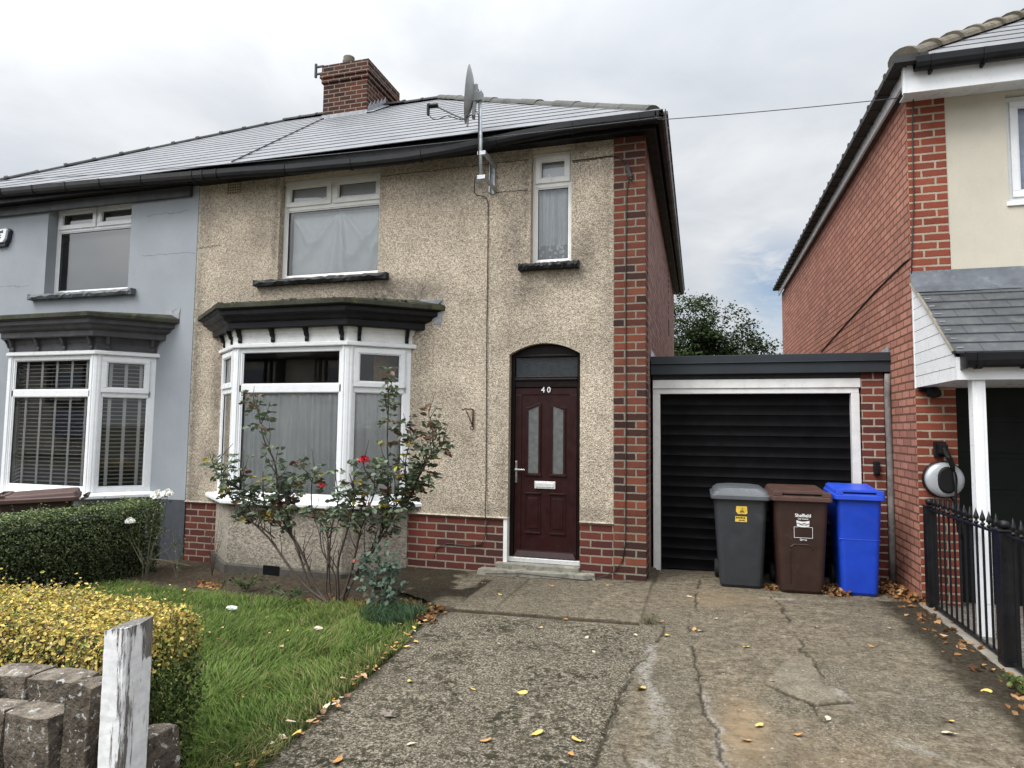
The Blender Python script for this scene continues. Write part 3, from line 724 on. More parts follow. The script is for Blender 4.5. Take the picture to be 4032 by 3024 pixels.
# bay
BAY = [(-5.35, 0), (-4.78, -.45), (-3.27, -.45), (-2.70, 0)]
def bay_parts(house, P, z_sill, z_head, z_corn, wood, frieze, white, brk, cap, apron, apron_z, capmat_end, bright):
    ap = MB(); sweep_bay(ap, P, [(0., apron_z[0]), (.0, (apron_z[0] + apron_z[1]) / 2), (0., apron_z[1])])
    me = bpy.data.meshes.new('bay_apron'); bm_v = ap.v; me.from_pydata(bm_v, [], ap.f); me.update()
    ca = me.color_attributes.new('mask', 'FLOAT_COLOR', 'POINT')
    A = np.array([[.75 if v[2] < apron_z[0] + .2 else .3, .3 if v[2] > apron_z[0] + .2 else 0, 0, 1] for v in bm_v], np.float32); ca.data.foreach_set('color', A.ravel())
    link('bay_apron', me, house, [apron])
    s = MB(); sweep_bay(s, P, [(-.05, z_sill - .075), (.10, z_sill - .075), (.11, z_sill - .065), (.11, z_sill - .035), (.10, z_sill - .025), (.0, z_sill), (-.1, z_sill)]); build('bay_sill', s, white, house)
    f = MB(); sweep_bay(f, P, [(-.06, z_head), (.035, z_head), (.04, z_head + .01), (.04, z_head + .04), (.012, z_head + .055), (-.06, z_head + .056)]); build('bay_head', f, white, house)
    f = MB(); zf = z_head + .057; sweep_bay(f, P, [(.004, zf), (.008, zf + .095), (.012, zf + .0955), (.016, zf + .1), (.03, z_corn + .01), (-.05, z_corn + .012)]); build('frieze', f, frieze, house)
    for i in range(3):
        T, L = facet(*P[i], *P[i + 1])
        us = {0: (.14, L - .16), 2: (.12, L - .06)}.get(i) or tuple(.07 + (L - .14) * k / 3 for k in range(4))
        for u in us:
            b = MB(); prof = [(.0, zf + .005), (.022, zf + .0), (.03, zf + .03), (.026, zf + .055), (.05, zf + .075), (.06, zf + .11), (.085, z_corn - .01), (.09, z_corn + .008), (.0, z_corn + .008)]
            b.prism([T(u - .02, d, z) for d, z in prof], [T(u + .02, d, z) for d, z in prof]); build('bracket', b, brk, house)
    c = MB(); sweep_bay(c, P, [(-.02, z_corn), (.10, z_corn), (.105, z_corn + .01), (.105, z_corn + .075), (.115, z_corn + .08), (.155, z_corn + .105), (.165, z_corn + .14), (.2, z_corn + .155), (.205, z_corn + .16), (.205, z_corn + .205), (.23, z_corn + .215), (.235, z_corn + .225)]); build('cornice', c, wood, house)
    zt = z_corn + .225
    r = MB(); o1 = offset_path(P, .255); o2 = offset_path(P, .25)
    sweep_bay(r, P, [(.2, zt), (.255, zt), (.26, zt + .006), (.26, zt + .05), (.25, zt + .058)])
    r.poly([(x, y, zt + .058) for x, y in o2]); 
    r.poly([(o2[0][0], -.001, zt + .06), (o2[1][0], o2[1][1], zt + .06), (o2[2][0], o2[2][1], zt + .06), (o2[3][0], -.001, zt + .06), (o2[3][0] - .25, -.001, zt + .13), (o2[0][0] + .25, -.001, zt + .13)][:4])
    r.quad((o2[1][0], o2[1][1], zt + .062), (o2[2][0], o2[2][1], zt + .062), (o2[3][0] - .12, 0, zt + .12), (o2[0][0] + .12, 0, zt + .12))
    r.poly([(o2[2][0], o2[2][1], zt + .062), (o2[3][0], 0, zt + .062), (o2[3][0] - .12, 0, zt + .12)]); r.poly([(o2[0][0], 0, zt + .062), (o2[1][0], o2[1][1], zt + .062), (o2[0][0] + .12, 0, zt + .12)])
    ro = build('bay_roof', r, cap, house)
    return zt
def corner_posts(house, P, z0, z1, mat):
    for i in (1, 2):
        (ax, ay), (bx, by), (cx, cy) = P[i - 1], P[i], P[i + 1]
        m = MB(); T1, L1 = facet(ax, ay, bx, by); T2, L2 = facet(bx, by, cx, cy)
        p = [T1(L1 - .075, .006, 0), T1(L1 - .012, .012, 0), T2(.012, .012, 0), T2(.075, .006, 0), T2(.06, -.08, 0), T1(L1 - .06, -.08, 0)]
        m.prism([(x, y, z0) for x, y, _ in p], [(x, y, z1) for x, y, _ in p])
        for T, u in ((T1, L1 - .045), (T2, .045)): m.box(u - .012, u + .012, .0, .018, z0, z1, T)
        build('bay_corner_post', m, mat, house, bevel=.004)
zt = bay_parts(H, BAY, .735, 2.487, 2.70, M['black_paint'], M['white_paint'], M['upvc'], M['black_paint'], M['moss_felt'], M['apron'], (-.3, .69), None, 1)
m = MB(); rr = random.Random(4)
for i in range(46):
    t = rr.random(); x = -4.95 + t * 2.3; y = -.69 + (0 if x < -3.2 else (x + 3.2) * .75) + rr.uniform(-.005, .05); s_ = rr.uniform(.012, .026)
    m.lathe([(s_ * .9, -.01), (s_, s_ * .3), (s_ * .6, s_ * .75), (.003, s_ * .9)], (x, y, zt + .058 + max(0, y + .7) * .05), 7)
build('moss', m, M['moss_felt'], H, smooth=True)['kind'] = 'stuff'
fl = MB(); fl.quad((-2.75, -.26, zt + .075), (-2.36, -.03, zt + .075), (-2.31, -.004, zt + .13), (-2.75, -.004, zt + .14)); build('lead_flashing', fl, M['lead'], H); fl = MB(); fl.quad((-2.42, -.004, zt - .16), (-2.33, -.004, zt - .16), (-2.31, -.004, zt + .13), (-2.4, -.004, zt + .13)); build('lead_flashing', fl, M['lead'], H); fl = MB(); fl.quad((-5.78, -.004, zt + .03), (-5.6, -.004, zt + .06), (-5.6, -.004, zt + .1), (-5.78, -.004, zt + .05)); build('lead_flashing', fl, M['lead'], H)
corner_posts(H, BAY, .735, 2.487, M['upvc'])
T, L = facet(*BAY[1], *BAY[2])
wm = window(H, T, L, .735, 2.485, [(.10, L - .10, 2.05, 2.44, 0), (.10, L - .10, .79, 1.965, 0)], M['upvc'], fw=.055, bars=[(.05, L - .05, 1.96, 2.05), (.05, .1, .78, 2.44), (L - .1, L - .05, .78, 2.44)])
curtain(wm, T, .12, L - .12, .76, 1.98, -.065, M['net'], 17, .022, 8)
T, L = facet(*BAY[2], *BAY[3])
wr_ = window(H, T, L, .735, 2.485, [(.085, L - .085, 2.035, 2.45, 1), (.085, L - .085, .79, 1.965, 0)], M['upvc'], fw=.05, bars=[(.05, L - .05, 1.96, 2.04), (.05, .085, .78, 2.44), (L - .085, L - .05, .78, 2.44)])
curtain(wr_, T, .09, L - .09, .76, 1.98, -.065, M['net'], 8, .018, 9)
curtain(wr_, T, .33, .62, 1.7, 2.45, -.22, M['curtain_gold'], 5, .02, 2, 'curtain')
T, L = facet(*BAY[0], *BAY[1])
wl_ = window(H, T, L, .735, 2.485, [(.085, L - .085, 2.035, 2.45, 1), (.085, L - .085, .79, 1.965, 0)], M['upvc'], fw=.05, bars=[(.05, L - .05, 1.96, 2.04), (.05, .085, .78, 2.44), (L - .085, L - .05, .78, 2.44)])
curtain(wl_, T, .09, L - .09, .76, 1.98, -.13, M['net'], 8, .018, 5)
bb = MB(); sweep_bay(bb, BAY, [(.03, -.34), (.03, -.05), (.015, -.035), (0., -.03)]); build('bay_base', bb, M['band'], H)
v = MB()
for r0 in range(2):
    z0 = -.17 + r0 * .075; v.box(-4.255, -4.04, -.485, -.478, z0 - .004, z0 + .004)
    for i in range(12): v.box(-4.255 + i * .0187, -4.248 + i * .0187, -.487, -.478, z0, z0 + .07)
v.box(-4.255, -4.04, -.485, -.478, -.025, -.017); vo = build('floor_vent', v, M['iron_black'], H)
k = MB(); k.quad((-4.25, -.4815, -.17), (-4.04, -.4815, -.17), (-4.04, -.4815, -.02), (-4.25, -.4815, -.02)); build('vent_opening', k, M['hole'], vo)
# front door
TD = lambda u, d, z: (DOOR[0] + u, .10 - d, z); DW = DOOR[1] - DOOR[0]
fr = MB(); fr.box(0, .045, -.05, .02, .115, 2.5, TD); fr.box(DW - .045, DW, -.05, .02, .115, 2.5, TD)
fr.box(.045, DW - .045, -.05, .02, 2.03, 2.155, TD); fr.box(.045, DW - .045, -.05, .035, 2.105, 2.13, TD); fr.box(.045, DW - .045, -.05, .02, 2.37, 2.52, TD); fr.box(.045, DW - .045, -.05, .032, 2.37, 2.395, TD)
fd = build('door_frame', fr, M['maroon_dark'], H, bevel=.006)
p = MB(); p.quad(TD(.05, -.01, 2.15), TD(DW - .05, -.01, 2.15), TD(DW - .05, -.01, 2.375), TD(.05, -.01, 2.375)); build('fanlight', p, M['frosted_dark'], fd)
d = MB(); d.box(.05, DW - .05, -.04, .0, .165, 2.025, TD)
ring(d, .05, DW - .05, .165, 2.025, .075, 0., .008, TD)
def arched(u0, u1, z0, z1, w_, d1, flip):
    k = 8; pts = [(u0 + (u1 - u0) * i / k, z1 - .05 * (1 - sst(0, 1, np.float64(i / k))) if not flip else z1 - .05 * sst(0, 1, np.float64(i / k))) for i in range(k + 1)]
    d.box(u0, u0 + w_, 0, d1, z0, pts[0][1], TD); d.box(u1 - w_, u1, 0, d1, z0, pts[-1][1], TD); d.box(u0 - .01, u1 + .01, 0, d1, z0 - w_, z0, TD)
    for (a, za), (b, zb) in zip(pts[:-1], pts[1:]):
        d.prism([TD(a, 0, za), TD(b, 0, zb), TD(b, d1, zb), TD(a, d1, za)], [TD(a, 0, za + w_), TD(b, 0, zb + w_), TD(b, d1, zb + w_), TD(a, d1, za + w_)])
    return pts
pA = arched(.175, .345, 1.075, 1.83, .026, .014, 0); pB = arched(.455, .625, 1.075, 1.83, .026, .014, 1)
for u0 in (.17, .45):
    for z in (.42, .85): d.box(u0, u0 + .18, 0, .014, z, z + .02, TD)
    d.box(u0, u0 + .01, 0, .006, .44, .85, TD); d.box(u0 + .17, u0 + .18, 0, .006, .44, .85, TD); d.box(u0 + .03, u0 + .15, 0, .007, .48, .81, TD)
d.prism([TD(.05, 0, .165), TD(DW - .05, 0, .165), TD(DW - .05, .035, .17), TD(.05, .035, .17)], [TD(.08, 0, .235), TD(DW - .08, 0, .235), TD(DW - .09, .008, .23), TD(.09, .008, .23)])
dr = build('front_door', d, M['maroon'], H, bevel=.004)
for pts, u0, u1 in ((pA, .2, .32), (pB, .48, .6)):
    g = MB(); g.poly([TD(u0, .003, 1.08), TD(u1, .003, 1.08)] + [TD(min(max(a, u0), u1), .003, z) for a, z in reversed(pts)]); build('door_glass', g, M['frosted'], dr)
lb = MB(); lb.box(.28, .515, .0, .014, .915, .995, TD); lb.box(.295, .5, .014, .02, .93, .98, TD); build('letterbox', lb, M['white_metal'], dr, bevel=.004)
hd = MB(); hd.box(.058, .082, .008, .02, .97, 1.21, TD); hd.box(.064, .078, .02, .055, 1.105, 1.125, TD); hd.box(.064, .18, .048, .062, 1.105, 1.125, TD); build('handle', hd, M['chrome'], dr, bevel=.003)
th = MB(); th.box(.0, DW, -.02, .06, .116, .163, TD); build('threshold', th, M['white_metal'], H, bevel=.004)
def text(name, s, size, loc, rot, mat, parent, align='CENTER', extr=.0008, bold=0.):
    cu = bpy.data.curves.new(name, 'FONT'); cu.body = s; cu.size = size; cu.align_x = align; cu.extrude = extr; cu.offset = bold
    t = bpy.data.objects.new(name, cu); COL.objects.link(t)
    me = bpy.data.meshes.new_from_object(t); COL.objects.unlink(t); bpy.data.objects.remove(t)
    me.transform(Matrix.Translation(Vector(loc)) @ rot.to_4x4())
    return link(name, me, parent, [mat])
RF = Matrix.Rotation(math.pi / 2, 3, 'X')
text('door_number', '4 0', .085, (-1.097, .082, 1.975), RF, M['white_metal'], dr, extr=.002, bold=.0015)
# chimney
c = MB(); CX0, CX1, CY0, CY1 = -6.26, -5.33, 3.42, 4.66; c.box(CX0, CX1, CY0, CY1, 6.6, 8.40)
for z0, z1, e in ((8.05, 8.14, .03), (8.14, 8.23, .055), (8.23, 8.40, .03)): c.box(CX0 - e, CX1 + e, CY0 - e, CY1 + e, z0, z1)
ch = build('chimney', c, M['brick_chimney'], H, bevel=.008)
c = MB(); c.loft([[(CX0 - .02, CY0 - .02, 8.40), (CX1 + .02, CY0 - .02, 8.40), (CX1 + .02, CY1 + .02, 8.40), (CX0 - .02, CY1 + .02, 8.40)], [(CX0 + .1, CY0 + .1, 8.47), (CX1 - .2, CY0 + .15, 8.46), (CX1 - .2, CY1 - .15, 8.46), (CX0 + .1, CY1 - .15, 8.46)]]); build('flaunching', c, M['hip_mossy'], ch)
c = MB(); c.lathe([(.12, 0), (.12, .22), (.105, .26), (.11, .29), (.09, .3), (.0, .3)], (-5.93, 3.75, 8.42), 12); build('chimney_pot', c, M['hip_mossy'], ch, smooth=True)
c = MB(); c.box(CX0 - .02, CX1 + .02, CY0 - .012, CY0, 7.2, 7.43)
rz = lambda y: EZ + SL * (y - EY)
for i in range(5):
    y = CY0 + .02 + i * .14; c.add([(CX1 + .012, y, rz(y) - .05), (CX1 + .012, y + .14, rz(y + .14) - .05), (CX1 + .012, y + .14, rz(y + .14) + .12), (CX1 + .012, y + .12, rz(y + .14) + .2), (CX1 + .012, y, rz(y) + .12)], [(0, 1, 2, 3, 4)])
c.quad((CX1, CY0 - .05, rz(CY0) - .0), (CX1 + .16, CY0 - .05, rz(CY0 - .05) + .03), (CX1 + .16, CY0 + .7, rz(CY0 + .7) + .03), (CX1 + .01, CY0 + .7, rz(CY0 + .7) + .06)); build('chimney_flashing', c, M['lead'], ch)
c = MB(); c.box(CX0 - .17, CX0, 3.4, 3.43, 8.39, 8.42); c.box(CX0 - .17, CX0, 3.4, 3.43, 8.25, 8.28); c.box(CX0 - .19, CX0 - .155, 3.395, 3.435, 8.2, 8.47); build('aerial_bracket', c, M['iron_black'], ch)
# roof
seam = lambda t: -5.1 - 1.34 * t
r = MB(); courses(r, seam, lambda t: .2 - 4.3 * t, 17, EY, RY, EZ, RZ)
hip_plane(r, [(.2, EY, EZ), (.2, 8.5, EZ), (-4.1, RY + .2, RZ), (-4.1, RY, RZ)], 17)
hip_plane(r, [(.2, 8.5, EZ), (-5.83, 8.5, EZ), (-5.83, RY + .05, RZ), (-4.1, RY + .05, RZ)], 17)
ro = build('roof', r, [M['tile'], M['tile_gap_shade']], H)
sm = MB(); sm.tube([(seam(t), EY + (RY - EY) * t, EZ + (RZ - EZ) * t + .025) for t in (0, .3, .6, .85)], .009, 6); build('roof_seam', sm, M['tile_gap_shade'], ro)
ridge_run(H, (.10, EY + .10, EZ + .045), (-4.12, RY, RZ + .02), 13, .105, M['ridge_tile'], 2, 'hip_tiles', lip=.004)
ridge_run(H, (-4.1, RY, RZ + .02), (-6.4, RY, RZ + .02), 6, .09, M['ridge_dark'], 3)
f = MB(); f.box(-5.83, .12, -.215, -.19, 4.705, 4.87); f.box(.1, .122, -.19, 8.45, 4.705, 4.87); f.box(-5.83, .1, -.19, .02, 4.742, 4.752); f.box(-.002, .1, .02, 8.45, 4.742, 4.752); build('fascia', f, M['black_paint'], H)
gp = [(-5.55, 4.80), (-5.1, 4.785), (-4.65, 4.765), (-4.2, 4.74), (-3.74, 4.73), (-3.2, 4.715), (-2.7, 4.712), (-2.2, 4.733), (-1.78, 4.765), (-1.43, 4.80), (-.92, 4.833), (-.57, 4.843), (.16, 4.84)]
g = MB(); sweep_x(g, [(x, -.275, z - .055) for x, z in gp], GUT); gu = build('gutter', g, M['black_pvc'], H)
for x in (-5.3, -4.3, -3.4, -2.5, -1.6, -.75, -.05):
    b = MB(); z = np.interp(x, [a for a, _ in gp], [q_ for _, q_ in gp]) - .055; sweep_x(b, [(x - .012, -.275, z - .004), (x + .012, -.275, z - .004)], [(a * 1.12, c_ * 1.1) for a, c_ in GUT[:8]]); build('gutter_clip', b, M['black_pvc'], gu)
g = MB(); g.loft([[(.175 - a, y, 4.79 + b_) for a, b_ in GUT] for y in (-.33, 8.5)]); build('gutter', g, M['black_pvc'], H)
te = MB()
for i in range(27): y = -.2 + i * .325; te.box(.15, .245, y, y + .3, 4.85, 4.885)
build('eave_tiles', te, M['hip_mossy'], H)

# ================================================================== left neighbour
G = empty('semi_detached_house', (-8.2, 0, 0), 'pale grey rendered semi-detached house with dark grey bay roof at the left edge', 'house')
GX0, GX1 = -11.66, -5.832
WG = (-8.47, -6.955, 3.40, 4.72); BG = (-8.85, -6.5, .6, 2.5)
w = MB(); wall_xz(w, GX0, GX1, .60, 4.75, [WG, BG], -.004, .16); build('front_wall', w, M['grey_render'], G)
w = MB(); w.box(GX0, -9.0, -.002, .3, -.5, .6); build('plinth', w, M['grey_plinth'], G)
w = MB(); w.box(-6.42, GX1, -.002, .3, -.5, .6); build('plinth', w, M['grey_plinth'], G)
w = MB(); w.box(GX0, GX0 + .3, .15, 8.4, -.5, 4.75); w.box(GX0 + .3, GX1 - .06, 8.1, 8.4, -.5, 4.75); build('side_wall', w, M['brick_side_lit'], G)
w = MB(); w.box(GX0 + .3, GX1 - .06, 1.5, 1.6, -.3, 4.7); w.box(GX0 + .3, GX1 - .06, .3, 1.5, 2.56, 2.7); w.box(GX0 + .3, GX1 - .06, .3, 1.5, -.2, .1); w.box(GX1 - .06, GX1 - .02, .16, 1.5, -.3, 4.7); build('interior_wall', w, M['room'], G)
f = MB(); f.box(GX0, GX1 - .1, -.06, -.006, 4.605, 4.745); build('frieze_board', f, M['grey_wood'], G, bevel=.008)
T = lambda u, d, z: (WG[0] + u, .14 - d, z); L = WG[1] - WG[0]
wn = window(G, T, L, 3.42, 4.70, [(.05, .72, 4.395, 4.655, 1), (.78, L - .05, 4.395, 4.655, 1), (.05, L - .05, 3.47, 4.345, 0)], M['upvc'], bars=[(.045, L - .045, 4.345, 4.395), (.72, .78, 4.395, 4.655)])
rb = MB(); rb.box(.1, L - .03, -.135, -.13, 3.42, 4.68, T); build('roller_blind', rb, M['roller_dark'], wn)
for a in (.2, .95): tv = MB(); tv.box(a, a + .38, .02, .032, 4.662, 4.674, T); build('trickle_vent', tv, M['upvc'], wn)
sill_stone(G, -8.675, -6.81, 3.322, 3.405, -.085, .1, M['stone_grey'], 3)
air_brick(G, -6.585, -6.38, 4.585, 4.60 + .1, -.004, M['terracotta_grey'], 6, 4)
GB = [(-8.9, 0), (-8.35, -.5), (-6.86, -.5), (-6.40, 0)]
zt2 = bay_parts(G, GB, .70, 2.455, 2.68, M['grey_wood'], M['grey_wood'], M['upvc'], M['grey_wood'], M['moss_felt'], M['grey_render'], (-.5, .66), None, 1)
fl = MB(); fl.quad((-6.95, -.012, zt2 + .06), (-6.06, -.012, zt2 + .06), (-6.05, -.012, zt2 + .2), (-6.9, -.012, zt2 + .12)); build('lead_flashing', fl, M['lead'], G)
corner_posts(G, GB, .70, 2.455, M['upvc'])
def venetian(parent, T, u0, u1, z0, z1, d):
    b = MB(); k = int((z1 - z0) / .05)
    for i in range(k):
        z = z0 + (z1 - z0) * (i + .5) / k
        b.add([T(u0, d - .022, z + .006), T(u1, d - .022, z + .006), T(u1, d + .022, z - .004), T(u0, d + .022, z - .004)], [(0, 1, 2, 3)])
        b.add([T(u0, d + .022, z - .004), T(u1, d + .022, z - .004), T(u1, d + .022, z - .008), T(u0, d + .022, z - .008)], [(0, 1, 2, 3)])
    o = build('venetian_blind', b, M['blind'], parent)
    t = MB(); nt = max(3, int((u1 - u0) / .25))
    for i in range(nt):
        u = u0 + (u1 - u0) * (i + .5) / nt; t.box(u - .019, u + .019, d + .024, d + .026, z0, z1, T)
    build('ladder_tape', t, M['blind_tape'], parent)
for i in range(3):
    T, L = facet(*GB[i], *GB[i + 1])
    if i == 1: cells = [(.10, L - .10, 2.0, 2.40, 0), (.10, L - .10, .76, 1.92, 0)]; e = .1
    else: cells = [(.085, L - .085, 1.985, 2.41, 1), (.085, L - .085, .76, 1.92, 0)]; e = .085
    wn = window(G, T, L, .70, 2.453, cells, M['upvc'], fw=.055, bars=[(.05, L - .05, 1.915, 2.0), (.05, e, .75, 2.4), (L - e, L - .05, .75, 2.4)])
    venetian(wn, T, e, L - e, .74, 2.42, -.11)
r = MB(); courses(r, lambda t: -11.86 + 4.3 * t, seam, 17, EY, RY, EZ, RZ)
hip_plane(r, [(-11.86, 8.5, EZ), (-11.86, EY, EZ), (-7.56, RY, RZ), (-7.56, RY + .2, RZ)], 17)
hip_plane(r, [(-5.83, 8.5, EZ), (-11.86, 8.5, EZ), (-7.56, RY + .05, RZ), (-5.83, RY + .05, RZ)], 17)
build('roof', r, [M['tile'], M['tile_gap_shade']], G)
ridge_run(G, (-11.84, EY + .02, EZ + .03), (-7.56, RY, RZ + .02), 15, .07, M['ridge_dark'], 5, 'hip_tiles', lip=.02)
ridge_run(G, (-6.4, RY, RZ + .02), (-7.56, RY, RZ + .02), 3, .09, M['ridge_dark'], 6)
f = MB(); f.box(-11.8, -5.835, -.215, -.19, 4.73, 4.87); f.box(-11.8, -5.835, -.19, .02, 4.752, 4.762); build('fascia', f, M['brown_pvc'], G)
g = MB(); sweep_x(g, [(x, -.275, z - .055) for x, z in [(-11.86, 4.95), (-9., 4.90), (-7.3, 4.86), (-5.55, 4.80)]], GUT); gu = build('gutter', g, M['brown_pvc'], G)
for x in (-9., -8.4, -7.8, -7.2, -6.5, -5.68, -5.52):
    b = MB(); z = np.interp(x, [-11.86, -9, -7.3, -5.55], [4.95, 4.90, 4.86, 4.80]) - .055; sweep_x(b, [(x - .015, -.275, z - .004), (x + .015, -.275, z - .004)], [(a * 1.12, c_ * 1.1) for a, c_ in GUT[:8]]); build('gutter_clip', b, M['brown_pvc'], gu)
# alarm box
a = empty('alarm_box', (-9.3, -.02, 4.28), 'white burglar alarm box with navy base on the grey house wall', 'alarm box')
P = [(-9.46, 4.40), (-9.17, 4.415), (-9.135, 4.38), (-9.165, 4.24), (-9.22, 4.155), (-9.40, 4.15), (-9.45, 4.24)]
m = MB(); m.prism([(x, -.006, z) for x, z in P], [(x - .01, -.05, z) for x, z in P]); build('base', m, M['alarm_blue'], a, bevel=.006)
P2 = [(-9.46, 4.395), (-9.19, 4.408), (-9.165, 4.38), (-9.19, 4.25), (-9.235, 4.205), (-9.42, 4.2), (-9.45, 4.25)]
m = MB(); m.prism([(x, -.05, z) for x, z in P2], [(x * .98 - .186, -.085, z * .98 + .086) for x, z in P2]); build('cover', m, M['alarm_white'], a, bevel=.006)
m = MB()
for x0, x1, z0, z1 in [(-9.40, -9.365, 4.335, 4.37), (-9.36, -9.33, 4.335, 4.37), (-9.325, -9.295, 4.337, 4.372), (-9.29, -9.26, 4.338, 4.374), (-9.256, -9.23, 4.339, 4.382), (-9.34, -9.27, 4.30, 4.318), (-9.34, -9.265, 4.265, 4.283)]: m.quad((x0, -.0865, z0), (x1, -.0865, z0), (x1, -.0865, z1), (x0, -.0865, z1))
build('lettering', m, M['print_black'], a)

# ================================================================== garage between the houses
A = empty('garage', (1.2, .66, 0), 'flat roofed garage with black ribbed door between the two houses', 'garage')
m = MB(); m.box(2.17, 2.385, .65, 1., -.1, 2.2); build('brick_pier', m, M['brick_pier'], A, bevel=.006)
m = MB(); m.box(.02, 2.42, 6., 6.2, -.1, 2.3); m.box(.02, .1, 1., 6., -.1, 2.3); m.box(2.36, 2.42, 1., 6., -.1, 2.3); build('rear_wall', m, M['brick_pier'], A)
m = MB(); m.box(.006, 2.436, .64, 6.25, 2.30, 2.385); build('flat_roof', m, M['moss_felt'], A)
m = MB(); m.box(.006, 2.436, .585, .64, 2.20, 2.315); m.box(.006, 2.436, .57, .645, 2.3165, 2.405); m.box(.006, 2.436, .562, .57, 2.3165, 2.325); build('fascia', m, M['grey_cladding'], A, bevel=.005)
m = MB(); m.box(.02, 2.17, .66, .8, 2.145, 2.21); build('painted_shadow_gap', m, M['gasket'], A)  # black strip standing in for the shadow gap under the fascia
m = MB(); m.box(.025, 2.165, .64, .74, 2.045, 2.142); m.box(.025, 2.15, .655, .74, 1.985, 2.043); m.box(.025, .105, .655, .74, .0, 1.985); m.box(2.075, 2.155, .655, .74, .03, 1.985); build('door_frame', m, M['white_paint'], A, bevel=.004)
nx, nr = 90, 17; V = []; zb, zt_ = .02, 1.98; prof = [(0., .0045), (.03, .005), (.06, .0), (.5, .0004), (.95, .0008), (.999, .0045)]
rows = [(zb + (zt_ - zb) * (k + a) / nr, d_ * (1.25 if k % 2 else .8)) for k in range(nr) for a, d_ in prof]
XX, ZZ = np.meshgrid(np.linspace(.106, 2.074, nx), [z for z, _ in rows]); DD = np.repeat(np.array([d_ for _, d_ in rows])[:, None], nx, 1)
DD = DD + .004 * (vnoise(XX, ZZ, 2.2, 21, 3) - .5) + .02 * np.exp(-((XX - .72) / .12) ** 2 - ((ZZ - .6) / .03) ** 2) + .012 * np.exp(-((XX - .5) / .05) ** 2 - ((ZZ - 1.56) / .012) ** 2) + .012 * np.exp(-((XX - 1.65) / .06) ** 2 - ((ZZ - 1.53) / .01) ** 2)
V = np.stack([XX, .735 - DD, ZZ], -1).reshape(-1, 3); i = np.arange(len(rows) - 1)[:, None] * nx + np.arange(nx - 1)[None]
F = np.stack([i, i + 1, i + nx + 1, i + nx], -1).reshape(-1, 4); npmesh('garage_door', V, F, M['black_metal'], A)
m = MB(); m.quad((.01, .56, 2.405), (.06, .56, 2.405), (.012, .75, 2.50), (.008, .58, 2.50)); build('lead_flashing', m, M['lead'], A); m = MB(); m.poly([(2.43, .6, 2.405), (2.43, 1.25, 2.42), (2.43, .62, 2.475)]); build('lead_flashing', m, M['lead'], A)
kb = MB(); kb.box(2.262, 2.318, .6, .649, 1.135, 1.275); kb.box(2.268, 2.312, .588, .6, 1.145, 1.235); tag(build('key_safe', kb, M['charger_black'], base=(2.29, .649, 1.2), bevel=.008), 'small black key box fixed to the brick pier beside the garage door', 'key safe')
m = MB(); m.tube([(2.408, .60, 2.18), (2.402, .6, 2.0), (2.41, .6, 1.2), (2.405, .6, .3), (2.40, .59, .06)], [.028, .03, .031, .031, .033], 10); dp = build('downpipe', m, M['downpipe'], base=(2.405, .6, .06), smooth=True); tag(dp, 'weathered grey downpipe in the corner between garage and brick neighbour', 'downpipe')

# ================================================================== right neighbour
B = empty('neighbour_house', (5, 4, 0), 'red brick and cream rendered house with slate porch at the right edge', 'house')
m = MB(); m.box(2.44, 2.76, -.16, .3, -.1, 3.4); m.box(2.438, 2.752, -.165, .3, 3.0, 4.72); build('brick_quoin', m, M['brick_new'], B)
m = MB(); m.box(2.435, 2.7, .28, 9.25, -.1, 4.82); m.box(2.437, 2.6, -.159, .29, -.1, 4.80); build('side_wall', m, M['brick_new_side'], B)
WB = (3.235, 4.6, 3.66, 4.665)
m = MB(); wall_xz(m, 2.752, 9.0, 2.2, 4.70, [WB], -.158, .14); build('front_wall', m, M['cream_render'], B)
m = MB(); m.box(2.7, 9., 9.0, 9.2, -.1, 4.7); m.box(8.9, 9., .3, 9., -.1, 4.7); m.box(2.72, 8.9, 1.4, 1.5, -.1, 4.7); m.box(2.72, 8.9, .2, 1.4, 2.5, 2.6); build('interior_wall', m, M['room'], B)
T = lambda u, d, z: (WB[0] + u, -.1 - d, z); L = WB[1] - WB[0]
wn = window(B, T, L, 3.665, 4.66, [(.06, L * .5 - .03, 3.73, 4.6, 1), (L * .5 + .03, L - .06, 3.73, 4.6, 1)], M['upvc'], fw=.05, bars=[(L * .5 - .03, L * .5 + .03, 3.71, 4.61)], glass='blue_glass')
m = MB(); m.box(-.02, L + .02, -.05, .075, 3.625, 3.663, T); build('sill', m, M['upvc'], B)
m = MB(); m.box(2.36, 9.1, -.44, -.415, 4.655, 4.915); m.box(2.36, 2.385, -.415, 9.3, 4.775, 4.93); m.box(2.385, 9.1, -.415, -.16, 4.70, 4.712); m.box(2.34, 2.36, -.445, -.40, 4.655, 4.93); build('fascia', m, M['upvc'], B)
g = MB(); sweep_x(g, [(2.42, -.50, 4.875), (9.1, -.50, 4.885)], GUT); gu = build('gutter', g, M['black_pvc'], B)
for x in (2.55, 2.95, 3.4, 3.9, 4.4): b = MB(); sweep_x(b, [(x - .012, -.50, 4.87), (x + .012, -.50, 4.87)], [(a * 1.13, c_ * 1.12) for a, c_ in GUT[:8]]); b.box(x - .01, x + .01, -.5, -.44, 4.80, 4.83); build('gutter_clip', b, M['black_pvc'], gu)
r = MB(); e0 = (2.27, -.52, 4.94); tz = 4.94 + .7 * 4.9
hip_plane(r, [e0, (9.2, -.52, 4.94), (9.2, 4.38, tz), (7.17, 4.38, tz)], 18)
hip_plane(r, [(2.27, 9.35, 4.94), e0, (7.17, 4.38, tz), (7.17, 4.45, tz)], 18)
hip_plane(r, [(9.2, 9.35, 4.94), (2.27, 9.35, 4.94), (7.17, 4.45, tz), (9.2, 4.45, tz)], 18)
ro = build('roof', r, [M['tile_dark'], M['tile_gap_shade']], B)
